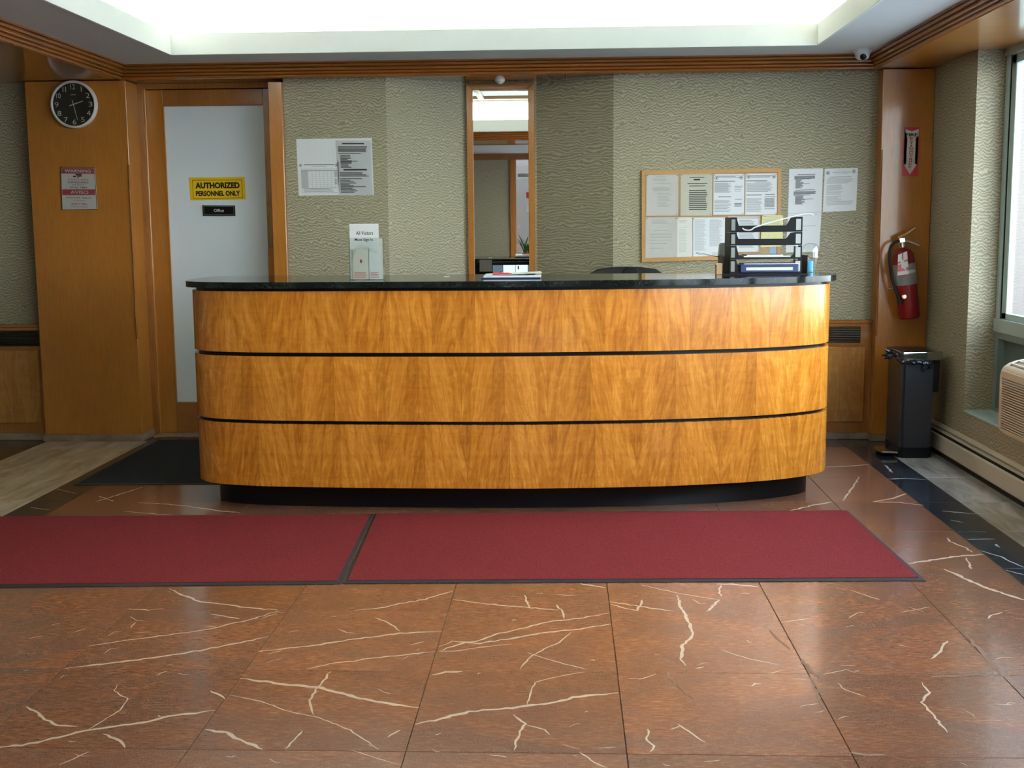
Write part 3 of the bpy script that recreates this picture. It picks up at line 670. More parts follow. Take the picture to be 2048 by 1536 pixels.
mat_thing(q2, 'burgundy entrance mat running out of the left edge, overlapped seam at its right end', 'red_carpet', [(.028,.012),(.012,.028),(.028,.02),(.02,.028)])
q3 = [Vector((-2.79,8.02,0)), Vector((-1.72,8.04,0)), Vector((-1.72,6.78,0)), Vector((-1.99,6.62,0)), Vector((-2.785,6.585,0))][:0] or [Vector((-2.79,8.02,0)), Vector((-1.98,8.04,0)), Vector((-1.90,6.615,0)), Vector((-2.785,6.585,0))]
mat_thing(q3, 'black door mat between the office door and the counter end', 'black_carpet', [(.02,.02)]*4, nm='door_mat')

# ================================================================== MIRROR, CLOCK, SIGNS, PAPERS
def rect_px(x0, y0, x1, y1, Y): return on_y(x0, y0, Y), on_y(x1, y1, Y)
mx0, mx1, mz1, mz0 = Xm0-.002, Xm1+.002, ZS-.008, .82
mr = thing('wall_mirror', 'tall narrow maple-framed mirror in the wall niche', 'mirror', ((mx0+mx1)/2, YN, mz0))
obj('glass', bx(mx0+.03, mx1-.03, YN-.012, YN-.002, mz0+.04, mz1-.04), 'mirror', mr)
fw = .043
bm = B(); prism(bm, [(mx0,mz1),(mx0,mz0),(mx0+fw,mz0+fw),(mx0+fw,mz1-fw)], YN-.03, YN-.001, 'Y', .003, 1); obj('frame_side', bm, 'wood', mr)
bm = B(); prism(bm, [(mx1,mz0),(mx1,mz1),(mx1-fw,mz1-fw),(mx1-fw,mz0+fw)], YN-.03, YN-.001, 'Y', .003, 1); obj('frame_side', bm, 'wood', mr)
bm = B(); prism(bm, [(mx0,mz1),(mx0+fw,mz1-fw),(mx1-fw,mz1-fw),(mx1,mz1)], YN-.03, YN-.001, 'Y', .003, 1); obj('frame_top', bm, 'wood_x', mr)
bm = B(); prism(bm, [(mx0,mz0),(mx0+fw,mz0+fw),(mx1-fw,mz0+fw),(mx1,mz0)], YN-.03, YN-.001, 'Y', .003, 1); obj('frame_bottom', bm, 'wood_x', mr)

# clock
cc = Vector((on_y(145.5, 205, 7.955).x, 8.0, 2.252)); ck = thing('wall_clock', 'round black-faced wall clock with pale rim on the left pillar', 'clock', cc)
RX = Matrix.Translation(cc) @ Matrix.Rotation(math.pi/2, 4, 'X')      # lathe axis points at -Y
bm = B(); lathe(bm, [(.0,.0),(.150,.0),(.154,.01),(.1545,.036),(.150,.043),(.143,.045),(.138,.040),(.137,.030),(0,.030)], (0,0,0), 64, RX, cap=False); obj('rim', bm, 'clock_rim', ck, True)
bm = B(); lathe(bm, [(0,.0305),(.1375,.0305),(.1375,.0325),(0,.0325)], (0,0,0), 64, RX, cap=False); obj('dial', bm, 'black_gloss', ck)
for n in range(1, 13):
    a = math.radians(90-30*n); r = .113; nw = .026 if n < 10 else .030
    if n in (1,): nw = .006
    if n == 11:
        for sx in (-.009, .009): lettering('1', cc+Vector((r*math.cos(a)+sx, -.0335, r*math.sin(a))), .005, .033, 'sign_white', ck, name='numeral')
        continue
    lettering(str(n), cc+Vector((r*math.cos(a), -.0335, r*math.sin(a))), nw if n != 1 else .005, .033, 'sign_white', ck, name='numeral')
def hand(a, l, w, z):
    a = math.radians(90-a); d_ = Vector((math.cos(a), 0, math.sin(a))); s = Vector((-d_.z, 0, d_.x)); bm = B()
    p = cc+Vector((0, -z, 0)); slab(bm, [p-d_*.028-s*w, p-d_*.028+s*w, p+d_*l+s*w*.6, p+d_*l-s*w*.6], (0,-1,0), .001); obj('hand', bm, 'clock_rim', ck)
hand(72, .068, .003, .035); hand(167, .105, .0022, .0375)
bm = B(); box(bm, cc.x-.018, cc.x+.018, cc.y-.0335, cc.y-.033, cc.z+.060, cc.z+.066); obj('emblem', bm, 'grey_plastic', ck)
bm = B(); lathe(bm, [(0,.0405),(.1365,.0405),(.1365,.0415),(0,.0415)], (0,0,0), 48, RX, cap=False); obj('lens', bm, 'glass', ck)

# warning sign
def wall_sheet(name, label, cat, quad, Y, mat, th=.0015, group=None):
    """thin sheet on a wall plane facing -Y; quad = four photo points (tl,tr,br,bl)"""
    P = [on_y(x, y, Y) for x, y in quad]; c = sum(P, Vector())/4
    o = thing(name, label, cat, (c.x, Y, c.z), group); bm = B(); slab(bm, P, (0,-1,0), th); obj('sheet', bm, mat, o); return o, P
def uvp(P, u, v, off):          # point inside the quad, u right, v down
    a = P[0].lerp(P[1], u); b = P[3].lerp(P[2], u); return a.lerp(b, v)+Vector((0, -off, 0))
def qd(o, P, u0, v0, u1, v1, mat, off=.0018, th=.0003, name='print'):
    bm = B(); slab(bm, [uvp(P,u0,v0,off), uvp(P,u1,v0,off), uvp(P,u1,v1,off), uvp(P,u0,v1,off)], (0,-1,0), th); return obj(name, bm, mat, o)
def txt(o, P, s, u, v, wu, hv, mat, bold=0, off=.0025):
    w = (P[1]-P[0]).length*wu; h = (P[3]-P[0]).length*hv
    return lettering(s, uvp(P, u, v, off), w, h, mat, o, P[1]-P[0], P[0]-P[3], bold)
o, P = wall_sheet('warning_sign', 'red and white WARNING and AVISO surveillance sign on the left pillar', 'sign', [(121,334),(190,335),(195,419),(124,420)], 7.999, 'sign_white', .003)
qd(o, P, .03, .02, .97, .15, 'sign_maroon', .0035); qd(o, P, .03, .52, .97, .655, 'sign_maroon', .0035)
bm = B()
for a in ((0,0,1,.012),(0,.988,1,1),(0,0,.018,1),(.982,0,1,1)): slab(bm, [uvp(P,a[0],a[1],.0033), uvp(P,a[2],a[1],.0033), uvp(P,a[2],a[3],.0033), uvp(P,a[0],a[3],.0033)], (0,-1,0), .0004)
obj('border', bm, 'ink_black', o)
txt(o, P, 'WARNING', .5, .088, .76, .07, 'sign_white', .02, .0042)
txt(o, P, 'AVISO', .52, .588, .52, .08, 'sign_white', .01, .0042)
bm = B()
for q in ([(.42,.155),(.62,.155),(.58,.20),(.46,.20)],[(.36,.20),(.44,.20),(.44,.235),(.36,.235)],[(.46,.225),(.62,.19),(.64,.205),(.48,.245)]): slab(bm, [uvp(P,u,v,.0034) for u, v in q], (0,-1,0), .0004)
obj('camera_pictogram', bm, 'ink_black', o)
txt(o, P, 'AUDIO & VIDEO', .5, .29, .60, .038, 'sign_red', .01, .0036); txt(o, P, 'SURVEILLANCE', .5, .355, .60, .04, 'ink_black', .015, .0036)
txt(o, P, 'ON DUTY', .5, .415, .36, .036, 'sign_red', .015, .0036); txt(o, P, 'AT ALL TIMES', .5, .475, .50, .038, 'ink_black', .015, .0036)
txt(o, P, 'Sistemas De Vigilancia', .5, .72, .74, .045, 'ink_black', .005, .0036); txt(o, P, 'En Operación', .5, .785, .34, .035, 'sign_red', .005, .0036)
txt(o, P, 'Audio Y Video', .5, .86, .46, .045, 'ink_black', .01, .0036); txt(o, P, 'Todo el Tiempo', .5, .93, .50, .04, 'sign_red', .005, .0036)
Q = [p+Vector((0,-.005,0)) for p in P]; bm = B(); slab(bm, Q, (0,-1,0), .0005); obj('plastic_sleeve', bm, 'film', o)

# signs on the door glass
YG = YD+.0115
o, P = wall_sheet('personnel_sign', 'yellow AUTHORIZED PERSONNEL ONLY sign on the office door', 'sign', [(378,355),(489,354),(492,399),(381,400.5)], YG, 'sign_yellow', .002)
bm = B()
for a in ((.055,.115,.95,.135),(.055,.915,.95,.935),(.055,.115,.062,.935),(.943,.115,.95,.935)): slab(bm, [uvp(P,a[0],a[1],.0022), uvp(P,a[2],a[1],.0022), uvp(P,a[2],a[3],.0022), uvp(P,a[0],a[3],.0022)], (0,-1,0), .0003)
obj('border', bm, 'ink_black', o)
txt(o, P, 'AUTHORIZED', .505, .36, .80, .27, 'ink_black', .05, .003); txt(o, P, 'PERSONNEL ONLY', .505, .715, .80, .23, 'ink_black', .045, .003)
o, P = wall_sheet('office_plaque', 'small black Office plaque under the yellow sign on the door', 'sign', [(405,410.5),(470,411),(471,432),(406,432)], YG, 'black_gloss', .004)
bm = B()
for a in ((.04,.10,.96,.13),(.04,.87,.96,.90),(.035,.10,.045,.90),(.955,.10,.965,.90)): slab(bm, [uvp(P,a[0],a[1],.0042), uvp(P,a[2],a[1],.0042), uvp(P,a[2],a[3],.0042), uvp(P,a[0],a[3],.0042)], (0,-1,0), .0003)
obj('border', bm, 'grey_plastic', o); txt(o, P, 'Office', .5, .48, .31, .29, 'sign_white', .02, .005)
# extinguisher arrow sign
o, P = wall_sheet('fire_extinguisher_sign', 'red and white FIRE EXTINGUISHER arrow sign on the right pillar', 'sign', [(1808,254.5),(1839.5,254.5),(1835.5,351.5),(1803.5,352)], 7.969, 'sign_red', .0015)
bm = B(); pts = [(.06,.035),(.5,.085),(.94,.035),(.94,.18),(.78,.21),(.78,.76),(.93,.76),(.5,.975),(.07,.76),(.24,.76),(.24,.21),(.06,.18)]
L = [uvp(P,u,v,.0018) for u, v in pts]
vs = [bm.verts.new(p) for p in L]; f = bm.faces.new(vs); bmesh.ops.triangulate(bm, faces=[f]); obj('arrow', bm, 'sign_white', o)
txt(o, P, 'FIRE', .5, .155, .76, .065, 'ink_black', .03, .0026)
for i, ch in enumerate('EXTINGUISHER'): txt(o, P, ch, .5, .222+i*.0535, .22 if ch != 'I' else .07, .040, 'sign_red', .03, .0026)

# papers with printed lines
def printed(o, P, rows_, mat='ink', off=.0012, name='printed_text'):
    bm = B()
    for u0, u1, v, hh in rows_: slab(bm, [uvp(P,u0,v,off), uvp(P,u1,v,off), uvp(P,u1,v+hh,off), uvp(P,u0,v+hh,off)], (0,-1,0), .0002)
    t_ = obj(name, bm, mat, o); t_['kind'] = 'stuff'; return t_
def para(v0, v1, u0, u1, dv=.022, hh=.009, ragged=.25):
    r = []; v = v0
    while v < v1: r.append((u0, u1-random.random()*ragged*(u1-u0), v, hh)); v += dv
    return r
def seal(o, P, u, v, rad, off=.0013):
    c = uvp(P, u, v, off); bm = B(); 
    for r0, r1 in ((rad, rad*.78), (rad*.5, 0.0)):
        n = 20; A = [bm.verts.new(c+Vector((r0*math.cos(6.2832*i/n), 0, r0*math.sin(6.2832*i/n)))) for i in range(n)]
        if r1 > 0:
            D = [bm.verts.new(c+Vector((r1*math.cos(6.2832*i/n), 0, r1*math.sin(6.2832*i/n)))) for i in range(n)]
            for i in range(n): bm.faces.new((A[i], A[(i+1)%n], D[(i+1)%n], D[i]))
        else: bm.faces.new(A)
    obj('seal', bm, 'ink', o)
YP = YB-.001
g2 = 'notices on the walls and pinboard'
o, P = wall_sheet('notice_sheet', 'blank large grey-white backing sheet on the wall right of the office door', 'paper', [(592.5,278),(743.5,276),(747.5,389.5),(597.5,391.5)], YP, 'paper', .0008)
o, P = wall_sheet('notice_sheet', 'calendar page with grid at lower left of the sheet beside the door', 'paper', [(595,325),(677,324.5),(679.5,389.5),(598,391)], YP-.001, 'paper', .0008)
printed(o, P, [(.16,.90,.055,.03),(.35,.70,.115,.01),(.08,.96,.20,.008),(.08,.96,.245,.02),(.08,.96,.92,.008),(.08,.96,.78,.008),(.08,.085,.2,.73),(.955,.96,.2,.73)]+[(.25+.093*i,.253+.093*i,.26,.52) for i in range(8)]+[(.25,.9,.30+.062*i,.004) for i in range(9)]+para(.80,.91,.12,.92,.03,.010), 'ink')
printed(o, P, [(.085,.24,.255,.52),(.89,.96,.27,.18),(.89,.96,.50,.18)], 'ink_light', .0011, 'shaded_cells')
seal(o, P, .07, .09, .011); seal(o, P, .95, .09, .011)
o, P = wall_sheet('notice_sheet', 'notice of dense lines in a clear sleeve right of the calendar page by the door', 'paper', [(671,281),(742,281),(746,389),(679,389.5)], YP-.001, 'paper', .0008)
printed(o, P, [(.18,.80,.045,.025)]+para(.11,.21,.05,.92,.022,.014,.1)+[(.05,.7,.235,.012)]+para(.27,.49,.10,.45,.024,.014,.4)+[(.1,.6,.375,.012)], 'ink_black')
printed(o, P, [(.17,.85,.525,.028)]+para(.585,.67,.05,.95,.022,.013,.3)+[(.05,.7,.70,.013)]+para(.73,.97,.05,.55,.024,.013,.5)+[(.05,.8,.845,.013)], 'ink_black')
bm = B(); slab(bm, [p+Vector((0,-.004,0)) for p in P], (0,-1,0), .0004); obj('plastic_sleeve', bm, 'film', o)
# pinboard
cb = [(1283.5,341.5),(1562.5,336),(1561,515.5),(1283.5,524.5)]
P = [on_y(x, y, YB-.012) for x, y in cb]; ccn = sum(P, Vector())/4
pb = thing('pinboard', 'oak-framed cork pinboard covered with notices behind the counter', 'board', (ccn.x, YB, ccn.z))
Pk = [Vector((p.x, YB-.001, p.z)) for p in P]
bm = B(); slab(bm, Pk, (0,-1,0), .010); obj('cork_panel', bm, 'cork', pb)
fu, fv = .026, .045
for a in ((0,0,1,fv),(0,1-fv,1,1),(0,fv+.001,fu,1-fv-.001),(1-fu,fv+.001,1,1-fv-.001)):
    bm = B(); slab(bm, [uvp(Pk,a[0],a[1],.002), uvp(Pk,a[2],a[1],.002), uvp(Pk,a[2],a[3],.002), uvp(Pk,a[0],a[3],.002)], (0,-1,0), .016); obj('frame_rail', bm, 'cork_frame', pb)
def z7(x, y): return (1270+x/6.606, 330+y/6.606)
YQ = YB-.0125
def note(label, q, mat, rows_, ink='ink', seals=(), Y=None, pins=True, sleeve=False):
    o, P = wall_sheet('notice_sheet', label, 'paper', q, Y or YQ, mat, .0008)
    if rows_: printed(o, P, rows_, ink)
    for u, v in seals: seal(o, P, u, v, .013)
    if pins:
        bm = B()
        for u, v in ((.04,.03),(.96,.03),(.96,.97)): lathe(bm, [(0,0),(.003,0),(.003,.004),(0,.004)], (0,0,0), 8, Matrix.Translation(uvp(P,u,v,.001)) @ Matrix.Rotation(math.pi/2,4,'X'), cap=False)
        obj('pin', bm, 'bronze', o)
    if sleeve:
        bm = B(); slab(bm, [p+Vector((0,-.003,0)) for p in P], (0,-1,0), .0004); obj('plastic_sleeve', bm, 'film', o)
    return o, P
q = lambda a, b, c, d_: [z7(a,b), z7(c,b-3), z7(c-4,d_-4), z7(a-4,d_)]
note('creased notice at the pinboard top left', q(150,122,572,672), 'paper_warm', [(.3,.6,.05,.012)]+para(.09,.16,.22,.66,.03,.01)+[(.25,.78,.215,.012)]+para(.32,.40,.2,.82,.022,.011)+para(.46,.78,.35,.80,.035,.011,.4), 'ink_light', sleeve=True)
note('cream notice of short bold lines, second in the pinboard top row', q(602,115,1020,672), 'paper_cream', [(.28,.75,.08,.012),(.42,.62,.125,.035),(.22,.85,.225,.018),(.28,.78,.285,.016)]+para(.39,.86,.27,.86,.045,.018,.15), 'ink_black', sleeve=True)
note('white notice with two seals, third in the pinboard top row', q(1038,118,1445,658), 'paper', para(.045,.10,.1,.9,.02,.01)+[(.02,.7,.17,.022)]+para(.22,.46,.03,.6,.016,.008)+para(.3,.42,.68,.96,.04,.01)+[(.16,.58,.55,.02)]+para(.64,.92,.03,.6,.03,.01)+[(.70,.92,.62,.012),(.68,.92,.72,.03)]+para(.76,.82,.68,.92,.02,.01), 'ink', ((.09,.10),(.90,.09)))
note('white notice with two seals at the pinboard top right', q(1460,112,1882,658), 'paper', para(.045,.10,.12,.85,.02,.01)+[(.02,.68,.17,.02),(.3,.78,.21,.01)]+para(.24,.44,.03,.9,.022,.009)+[(.03,.52,.51,.022),(.62,.92,.50,.02),(.60,.95,.56,.016)]+para(.60,.82,.60,.93,.014,.009,.1)+[(.60,.93,.855,.012)]+para(.6,.92,.03,.55,.026,.009), 'ink', ((.09,.08),(.89,.08)))
note('creased notice at the pinboard bottom left', q(142,692,556,1240), 'paper_warm', para(.06,.15,.2,.75,.028,.010)+[(.25,.7,.31,.012),(.12,.85,.40,.018),(.15,.85,.47,.015),(.12,.85,.55,.01),(.15,.7,.62,.014),(.12,.55,.74,.012)], 'ink_light', sleeve=True)
note('narrow folded notice, second in the pinboard bottom row', q(558,692,768,1232), 'paper_warm', para(.07,.16,.1,.65,.03,.012)+[(.05,.7,.24,.01)]+para(.3,.85,.1,.62,.03,.01), 'ink_light')
note('two-column notice, third in the pinboard bottom row', q(762,695,1190,1232), 'paper', para(.05,.80,.06,.45,.022,.010,.3)+para(.05,.70,.52,.93,.018,.009,.3)+para(.86,.96,.6,.9,.02,.01), 'ink_light')
note('notice with ruled double border behind the letter trays', q(1232,682,1645,1150), 'paper', [(.03,.97,.02,.01),(.03,.97,.045,.008),(.03,.04,.02,.95),(.96,.97,.02,.95)]+para(.10,.9,.35,.9,.035,.012,.3)+para(.12,.5,.1,.28,.035,.012), 'ink')
note('yellow form overlapping the pinboard frame', [z7(1680,658),z7(1958,665),z7(1948,1075),z7(1655,1090)], 'paper_yellow', [(.06,.22,.03,.03),(.25,.9,.05,.02)]+para(.12,.40,.06,.95,.035,.014,.2)+[(.0,.95,.52,.008),(.0,.95,.72,.008),(.33,.335,.52,.4),(.62,.625,.52,.4)], 'ink_light', (), YB-.0185)
wall_sheet('notice_sheet', 'small brown card low on the pinboard behind the letter trays', 'paper', [z7(1648,1098),z7(1768,1095),z7(1762,1190),z7(1644,1192)], YQ, 'kraft', .001)
wall_sheet('notice_sheet', 'blue printed leaflet low on the pinboard behind the letter trays', 'paper', [z7(1775,1070),z7(1880,1064),z7(1875,1180),z7(1770,1190)], YQ, 'paper_blue', .001)
note('notice with two grey paragraphs on the wall right of the pinboard', [(1578.5,338),(1646,336.5),(1643,424),(1576,427)], 'paper', [(.25,.78,.125,.018)]+para(.16,.215,.16,.82,.018,.016,.1)+[(.16,.65,.225,.014)]+para(.245,.44,.2,.45,.018,.015,.5)+[(.2,.62,.335,.012),(.2,.78,.475,.014)]+para(.51,.58,.15,.82,.018,.016,.1)+[(.15,.65,.59,.014)]+para(.61,.80,.2,.5,.018,.015,.4)+[(.2,.75,.685,.012)], 'ink', (), YP, False)
note('mostly blank sheet hanging below the two-paragraph notice', [(1576,427.5),(1643,424.5),(1638,503),(1571.5,505)], 'paper', [(.1,.9,.05,.008),(.12,.85,.33,.012),(.12,.6,.43,.008)], 'ink_light', (), YP, False)
note('notice with two seals, rightmost on the back wall', [(1649.5,337.5),(1716,335.5),(1712,421),(1645.5,424)], 'paper', [(.38,.65,.04,.012),(.24,.78,.08,.022),(.3,.7,.12,.01),(.15,.82,.19,.02)]+para(.23,.32,.08,.92,.022,.012,.2)+para(.34,.36,.05,.75,.02,.012)+para(.38,.50,.08,.6,.022,.012)+para(.52,.60,.08,.6,.024,.012)+para(.64,.74,.08,.55,.024,.012)+[(.06,.9,.765,.018)]+para(.80,.86,.1,.9,.02,.01), 'ink_light', ((.10,.10),(.88,.08)), YP, False)

# ceiling devices
def on_zz(x, y, z): return on_z(x, y, z)
c = on_z(1725, 99, ZC); c.y = min(c.y, 7.86)
o = thing('dome_camera', 'white dome security camera on the ceiling by the right crown corner', 'camera', (c.x, c.y, ZC))
bm = B(); lathe(bm, [(0,0),(.055,0),(.056,-.012),(.050,-.020),(.046,-.034),(0,-.034)][::-1], c, 32, cap=False); obj('housing', bm, 'white_plastic', o, True)
bm = B(); lathe(bm, [(.044,-.034),(.040,-.050),(.028,-.061),(.0,-.066)], c, 24, cap=False); obj('dome', bm, 'white_plastic', o, True)
bm = B(); lathe(bm, [(0,0),(.019,0),(.019,.012),(.010,.016),(0,.016)], (0,0,0), 20, Matrix.Translation(c+Vector((-.004,-.034,-.046))) @ Matrix.Rotation(math.radians(120),4,'X'), cap=False); obj('lens', bm, 'black_gloss', o, True)
c = on_z(1000, 155, ZS); c.y = 8.30; c.x = on_y(1000,157,8.3).x
o = thing('motion_sensor', 'small white domed sensor under the soffit above the mirror', 'sensor', (c.x, c.y, ZS))
bm = B(); lathe(bm, [(.034,0),(.033,-.007),(.024,-.019),(.012,-.026),(0,-.028)], (c.x,c.y,ZS), 24, cap=False); obj('dome', bm, 'white_plastic', o, True)
bm = B(); box(bm, c.x-.055, c.x+.055, c.y-.006, c.y+.006, ZS-.003, ZS); obj('mounting_clip', bm, 'bronze', o)
c = on_y(1132, 158, 8.15); c.z = ZS
o = thing('sprinkler_head', 'tiny dark sprinkler head under the soffit right of the mirror', 'sprinkler', c)
bm = B(); lathe(bm, [(0,0),(.008,0),(.006,-.012),(.003,-.018),(.003,-.03),(.009,-.032),(.009,-.034),(0,-.036)], c, 12, cap=False); obj('nozzle', bm, 'bronze', o, True)

# ================================================================== FIRE EXTINGUISHER
eb = Vector((on_y(1812, 560, 7.88).x, 7.885, 1.055)); ex = thing('fire_extinguisher', 'red fire extinguisher hanging tilted on the right pillar above the bin', 'fire extinguisher', (eb.x, 7.97, .83))
TM = Matrix.Translation(eb) @ Matrix.Rotation(math.radians(-7.5), 4, 'Y')
def T(v): return TM @ Vector(v)
bm = B(); lathe(bm, [(.0,-.235),(.058,-.235),(.066,-.228),(.068,-.215),(.068,.150),(.064,.180),(.050,.205),(.030,.220),(.018,.226),(0,.226)], (0,0,0), 40, TM, cap=False); obj('cylinder', bm, 'ext_red', ex, True)
bm = B(); lathe(bm, [(.0685,-.015),(.0690,-.014),(.0690,.118),(.0685,.119)], (0,0,0), 40, TM, cap=False); obj('label_band', bm, 'ext_label', ex, True)
bm = B(); a0, a1 = math.radians(-85), math.radians(-35)
vs = [[bm.verts.new(T((.0697*math.cos(a0+(a1-a0)*i/6), .0697*math.sin(a0+(a1-a0)*i/6), z))) for i in range(7)] for z in (.058,.078)]
for i in range(6): bm.faces.new((vs[0][i], vs[0][i+1], vs[1][i+1], vs[1][i]))
obj('label_strip', bm, 'sign_white', ex)
bm = B(); lathe(bm, [(.018,.222),(.018,.235),(.022,.236),(.022,.252),(.014,.256),(.014,.285),(0,.285)], (0,0,0), 20, TM, cap=False); v0 = len(bm.verts); box(bm, -.016, .02, -.014, .014, .255, .285, bevel=.003); bm.verts.ensure_lookup_table(); bmesh.ops.transform(bm, matrix=TM, verts=bm.verts[v0:]); obj('valve', bm, 'chrome', ex, True)
bm = B(); tube(bm, [T((-.022,0,.288)), T((.03,0,.302)), T((.095,0,.335))], [.012,.013,.010], 8); obj('lever', bm, 'chrome', ex, True)
bm = B(); tube(bm, [T((.012,0,.268)), T((.05,0,.255)), T((.110,0,.222))], [.009,.010,.008], 8); obj('handle', bm, 'chrome', ex, True)
hp = smooth_path([T((-.014,-.004,.268)), T((-.05,-.01,.262)), T((-.082,-.015,.225)), T((-.093,-.02,.15)), T((-.090,-.025,.04)), T((-.078,-.028,-.03)), T((-.064,-.045,-.10)), T((-.058,-.05,-.135))], 6)
bm = B(); tube(bm, hp, [.0095]*(len(hp)-10)+[.0095+.004*min(1, i/4) for i in range(10)], 10); obj('hose', bm, 'black_matte', ex, True)
bm = B(); lathe(bm, [(0,0),(.016,0),(.017,.004),(.013,.008),(0,.008)], (0,0,0), 20, Matrix.Translation(T((-.035,-.060,-.088))) @ Matrix.Rotation(math.pi/2,4,'X'), cap=False); obj('pressure_gauge', bm, 'brass', ex, True)
bm = B(); lathe(bm, [(0,0),(.010,0),(.010,.004),(0,.004)], (0,0,0), 16, Matrix.Translation(T((-.033,-.068,-.084))) @ Matrix.Rotation(math.pi/2,4,'X'), cap=False); obj('gauge_dial', bm, 'chrome', ex)
bm = B(); tube(bm, [T((-.105,.01,-.028)), T((-.066,-.030,-.028))], .006, 8); obj('hose_clip', bm, 'chrome', ex, True)
tp = [T((-.052,-.078,.185)), T((.008,-.072,.200)), T((.002,-.086,.052)), T((-.070,-.082,.052))]
bm = B(); slab(bm, tp, (0,-1,0), .0006); tg = obj('inspection_tag', bm, 'sign_white', ex)
bm = B(); tpp = [p+Vector((0,-.0012,0)) for p in tp]
def uq(u, v): return tpp[0].lerp(tpp[1], u).lerp(tpp[3].lerp(tpp[2], u), v)
for u0, v0_, u1, v1 in ((0,.34,1,.42),(0,.48,.35,.72),(0,.68,1,.80),(.42,.0,.56,.34),(0,.975,1,1)): slab(bm, [uq(u0,v0_), uq(u1,v0_), uq(u1,v1), uq(u0,v1)], (0,-1,0), .0003)
obj('tag_print', bm, 'sign_red', ex)
bm = B(); box(bm, eb.x-.03, eb.x+.03, 7.945, 7.9695, eb.z+.10, eb.z+.16, bevel=.003); obj('wall_bracket', bm, 'chrome', ex)

# ================================================================== STEP BIN
bn = thing('step_bin', 'tall narrow grey steel pedal bin in the right corner', 'bin', (2.14, 7.56, 0))
bx0, bx1, by0, by1 = 2.045, 2.245, 7.385, 7.72
bm = B(); box(bm, bx0, bx1, by0, by1, 0, .065); bmesh.ops.bevel(bm, geom=[e for e in bm.edges if abs(e.verts[0].co.z-e.verts[1].co.z) > .05], offset=.02, segments=4, affect='EDGES'); obj('base', bm, 'black_plastic', bn, True)
bm = B(); box(bm, bx0+.002, bx1-.002, by0+.002, by1-.002, .065, .605); bmesh.ops.bevel(bm, geom=[e for e in bm.edges if abs(e.verts[0].co.z-e.verts[1].co.z) > .05], offset=.022, segments=5, affect='EDGES'); obj('body', bm, 'brushed', bn, True)
bm = B(); prism(bm, [(bx0-.008,by0+.014),(bx0+.008,by0-.008),(bx1+.004,by0-.008),(bx1+.05,by0+.02),(bx1+.05,by1-.02),(bx1,by1+.006),(bx0+.01,by1+.006),(bx0-.008,by1-.01)], .603, .655, bevel=.004, seg=2); obj('lid', bm, 'lid_steel', bn, True)
obj('lid_panel', bx(bx0+.012, bx1-.006, by0+.012, by1-.012, .6545, .6575, bevel=.001), 'black_gloss', bn)
obj('hinge_housing', bx(bx1-.004, bx1+.045, by0+.05, by1-.03, .40, .603, bevel=.006, seg=2), 'black_plastic', bn)
bm = B(); prism(bm, [(1.93,7.52),(1.955,7.43),(2.05,7.415),(2.05,7.66),(1.96,7.66)], .022, .034, bevel=.003); obj('pedal', bm, 'chrome', bn, True)
obj('pedal_arm', bx(1.97, 2.05, 7.47, 7.64, .008, .022), 'black_plastic', bn)
bgp = smooth_path([(bx0-.03,by0+.05,.640),(bx0-.012,by0+.01,.605),(bx0+.01,by0-.010,.596),(bx0+.06,by0-.014,.592),(bx0+.11,by0-.016,.590),(bx0+.155,by0-.016,.582),(bx1-.03,by0-.014,.560)], 5)
bm = B(); tube(bm, [p+Vector((0,0,random.uniform(-.004,.004))) for p in bgp], [random.uniform(.009,.015) for _ in bgp], 7); obj('bag_edge', bm, 'bag', bn)
bm = B()
for k in range(7):
    a = random.uniform(0, 6.28); e = Vector((math.cos(a)*.028-.035, random.uniform(-.01,.01), math.sin(a)*.03)); c0 = Vector((bx0-.045, by0+.03, .640))
    tube(bm, [c0, c0+e*.6, c0+e*1.1], [.004,.012,.004], 6)
tube(bm, [(bx0-.055,by0+.04,.645),(bx0-.01,by0+.02,.615)], [.014,.009], 7)
tube(bm, [(bx1-.05,by0-.014,.586),(bx1-.075,by0-.016,.552),(bx1-.07,by0-.014,.532)], [.01,.007,.004], 6); tube(bm, [(bx1-.06,by0-.013,.556),(bx1-.02,by0-.013,.588),(bx1,by0-.012,.60)], [.010,.006,.004], 6)
obj('bag_knot', bm, 'bag', bn)

# ================================================================== BASEBOARD HEATER
hy0, hy1 = -1.3, 7.76
ht = thing('baseboard_heater', 'putty-coloured baseboard heater along the right wall below the window', 'heater', (2.33, 3.2, 0))
bm = B(); prism(bm, [(2.359,.185),(2.359,.02),(2.352,.02),(2.352,.172),(2.330,.168),(2.328,.174),(2.352,.185)], hy0, hy1, 'Y'); obj('back_plate', bm, 'heater', ht)
bm = B(); prism(bm, [(2.318,.150),(2.345,.158),(2.345,.155),(2.320,.146)], hy0, hy1, 'Y'); obj('damper', bm, 'heater', ht)
bm = B(); prism(bm, [(2.302,.130),(2.300,.126),(2.300,.040),(2.308,.030),(2.312,.030),(2.304,.042),(2.304,.126),(2.312,.134)], hy0, hy1, 'Y'); obj('front_panel', bm, 'heater', ht)
bm = B(); prism(bm, [(2.350,.15),(2.315,.14),(2.315,.035),(2.350,.03)], hy0+.01, hy1-.01, 'Y'); obj('fin_element', bm, 'ac_dark', ht)
bm = B(); box(bm, 2.298, 2.359, hy1-.03, hy1, .02, .186, bevel=.004); obj('end_cap', bm, 'heater', ht)
bm = B(); box(bm, 2.315, 2.35, hy0, hy1, 0, .03); obj('foot_rail', bm, 'ac_dark', ht)

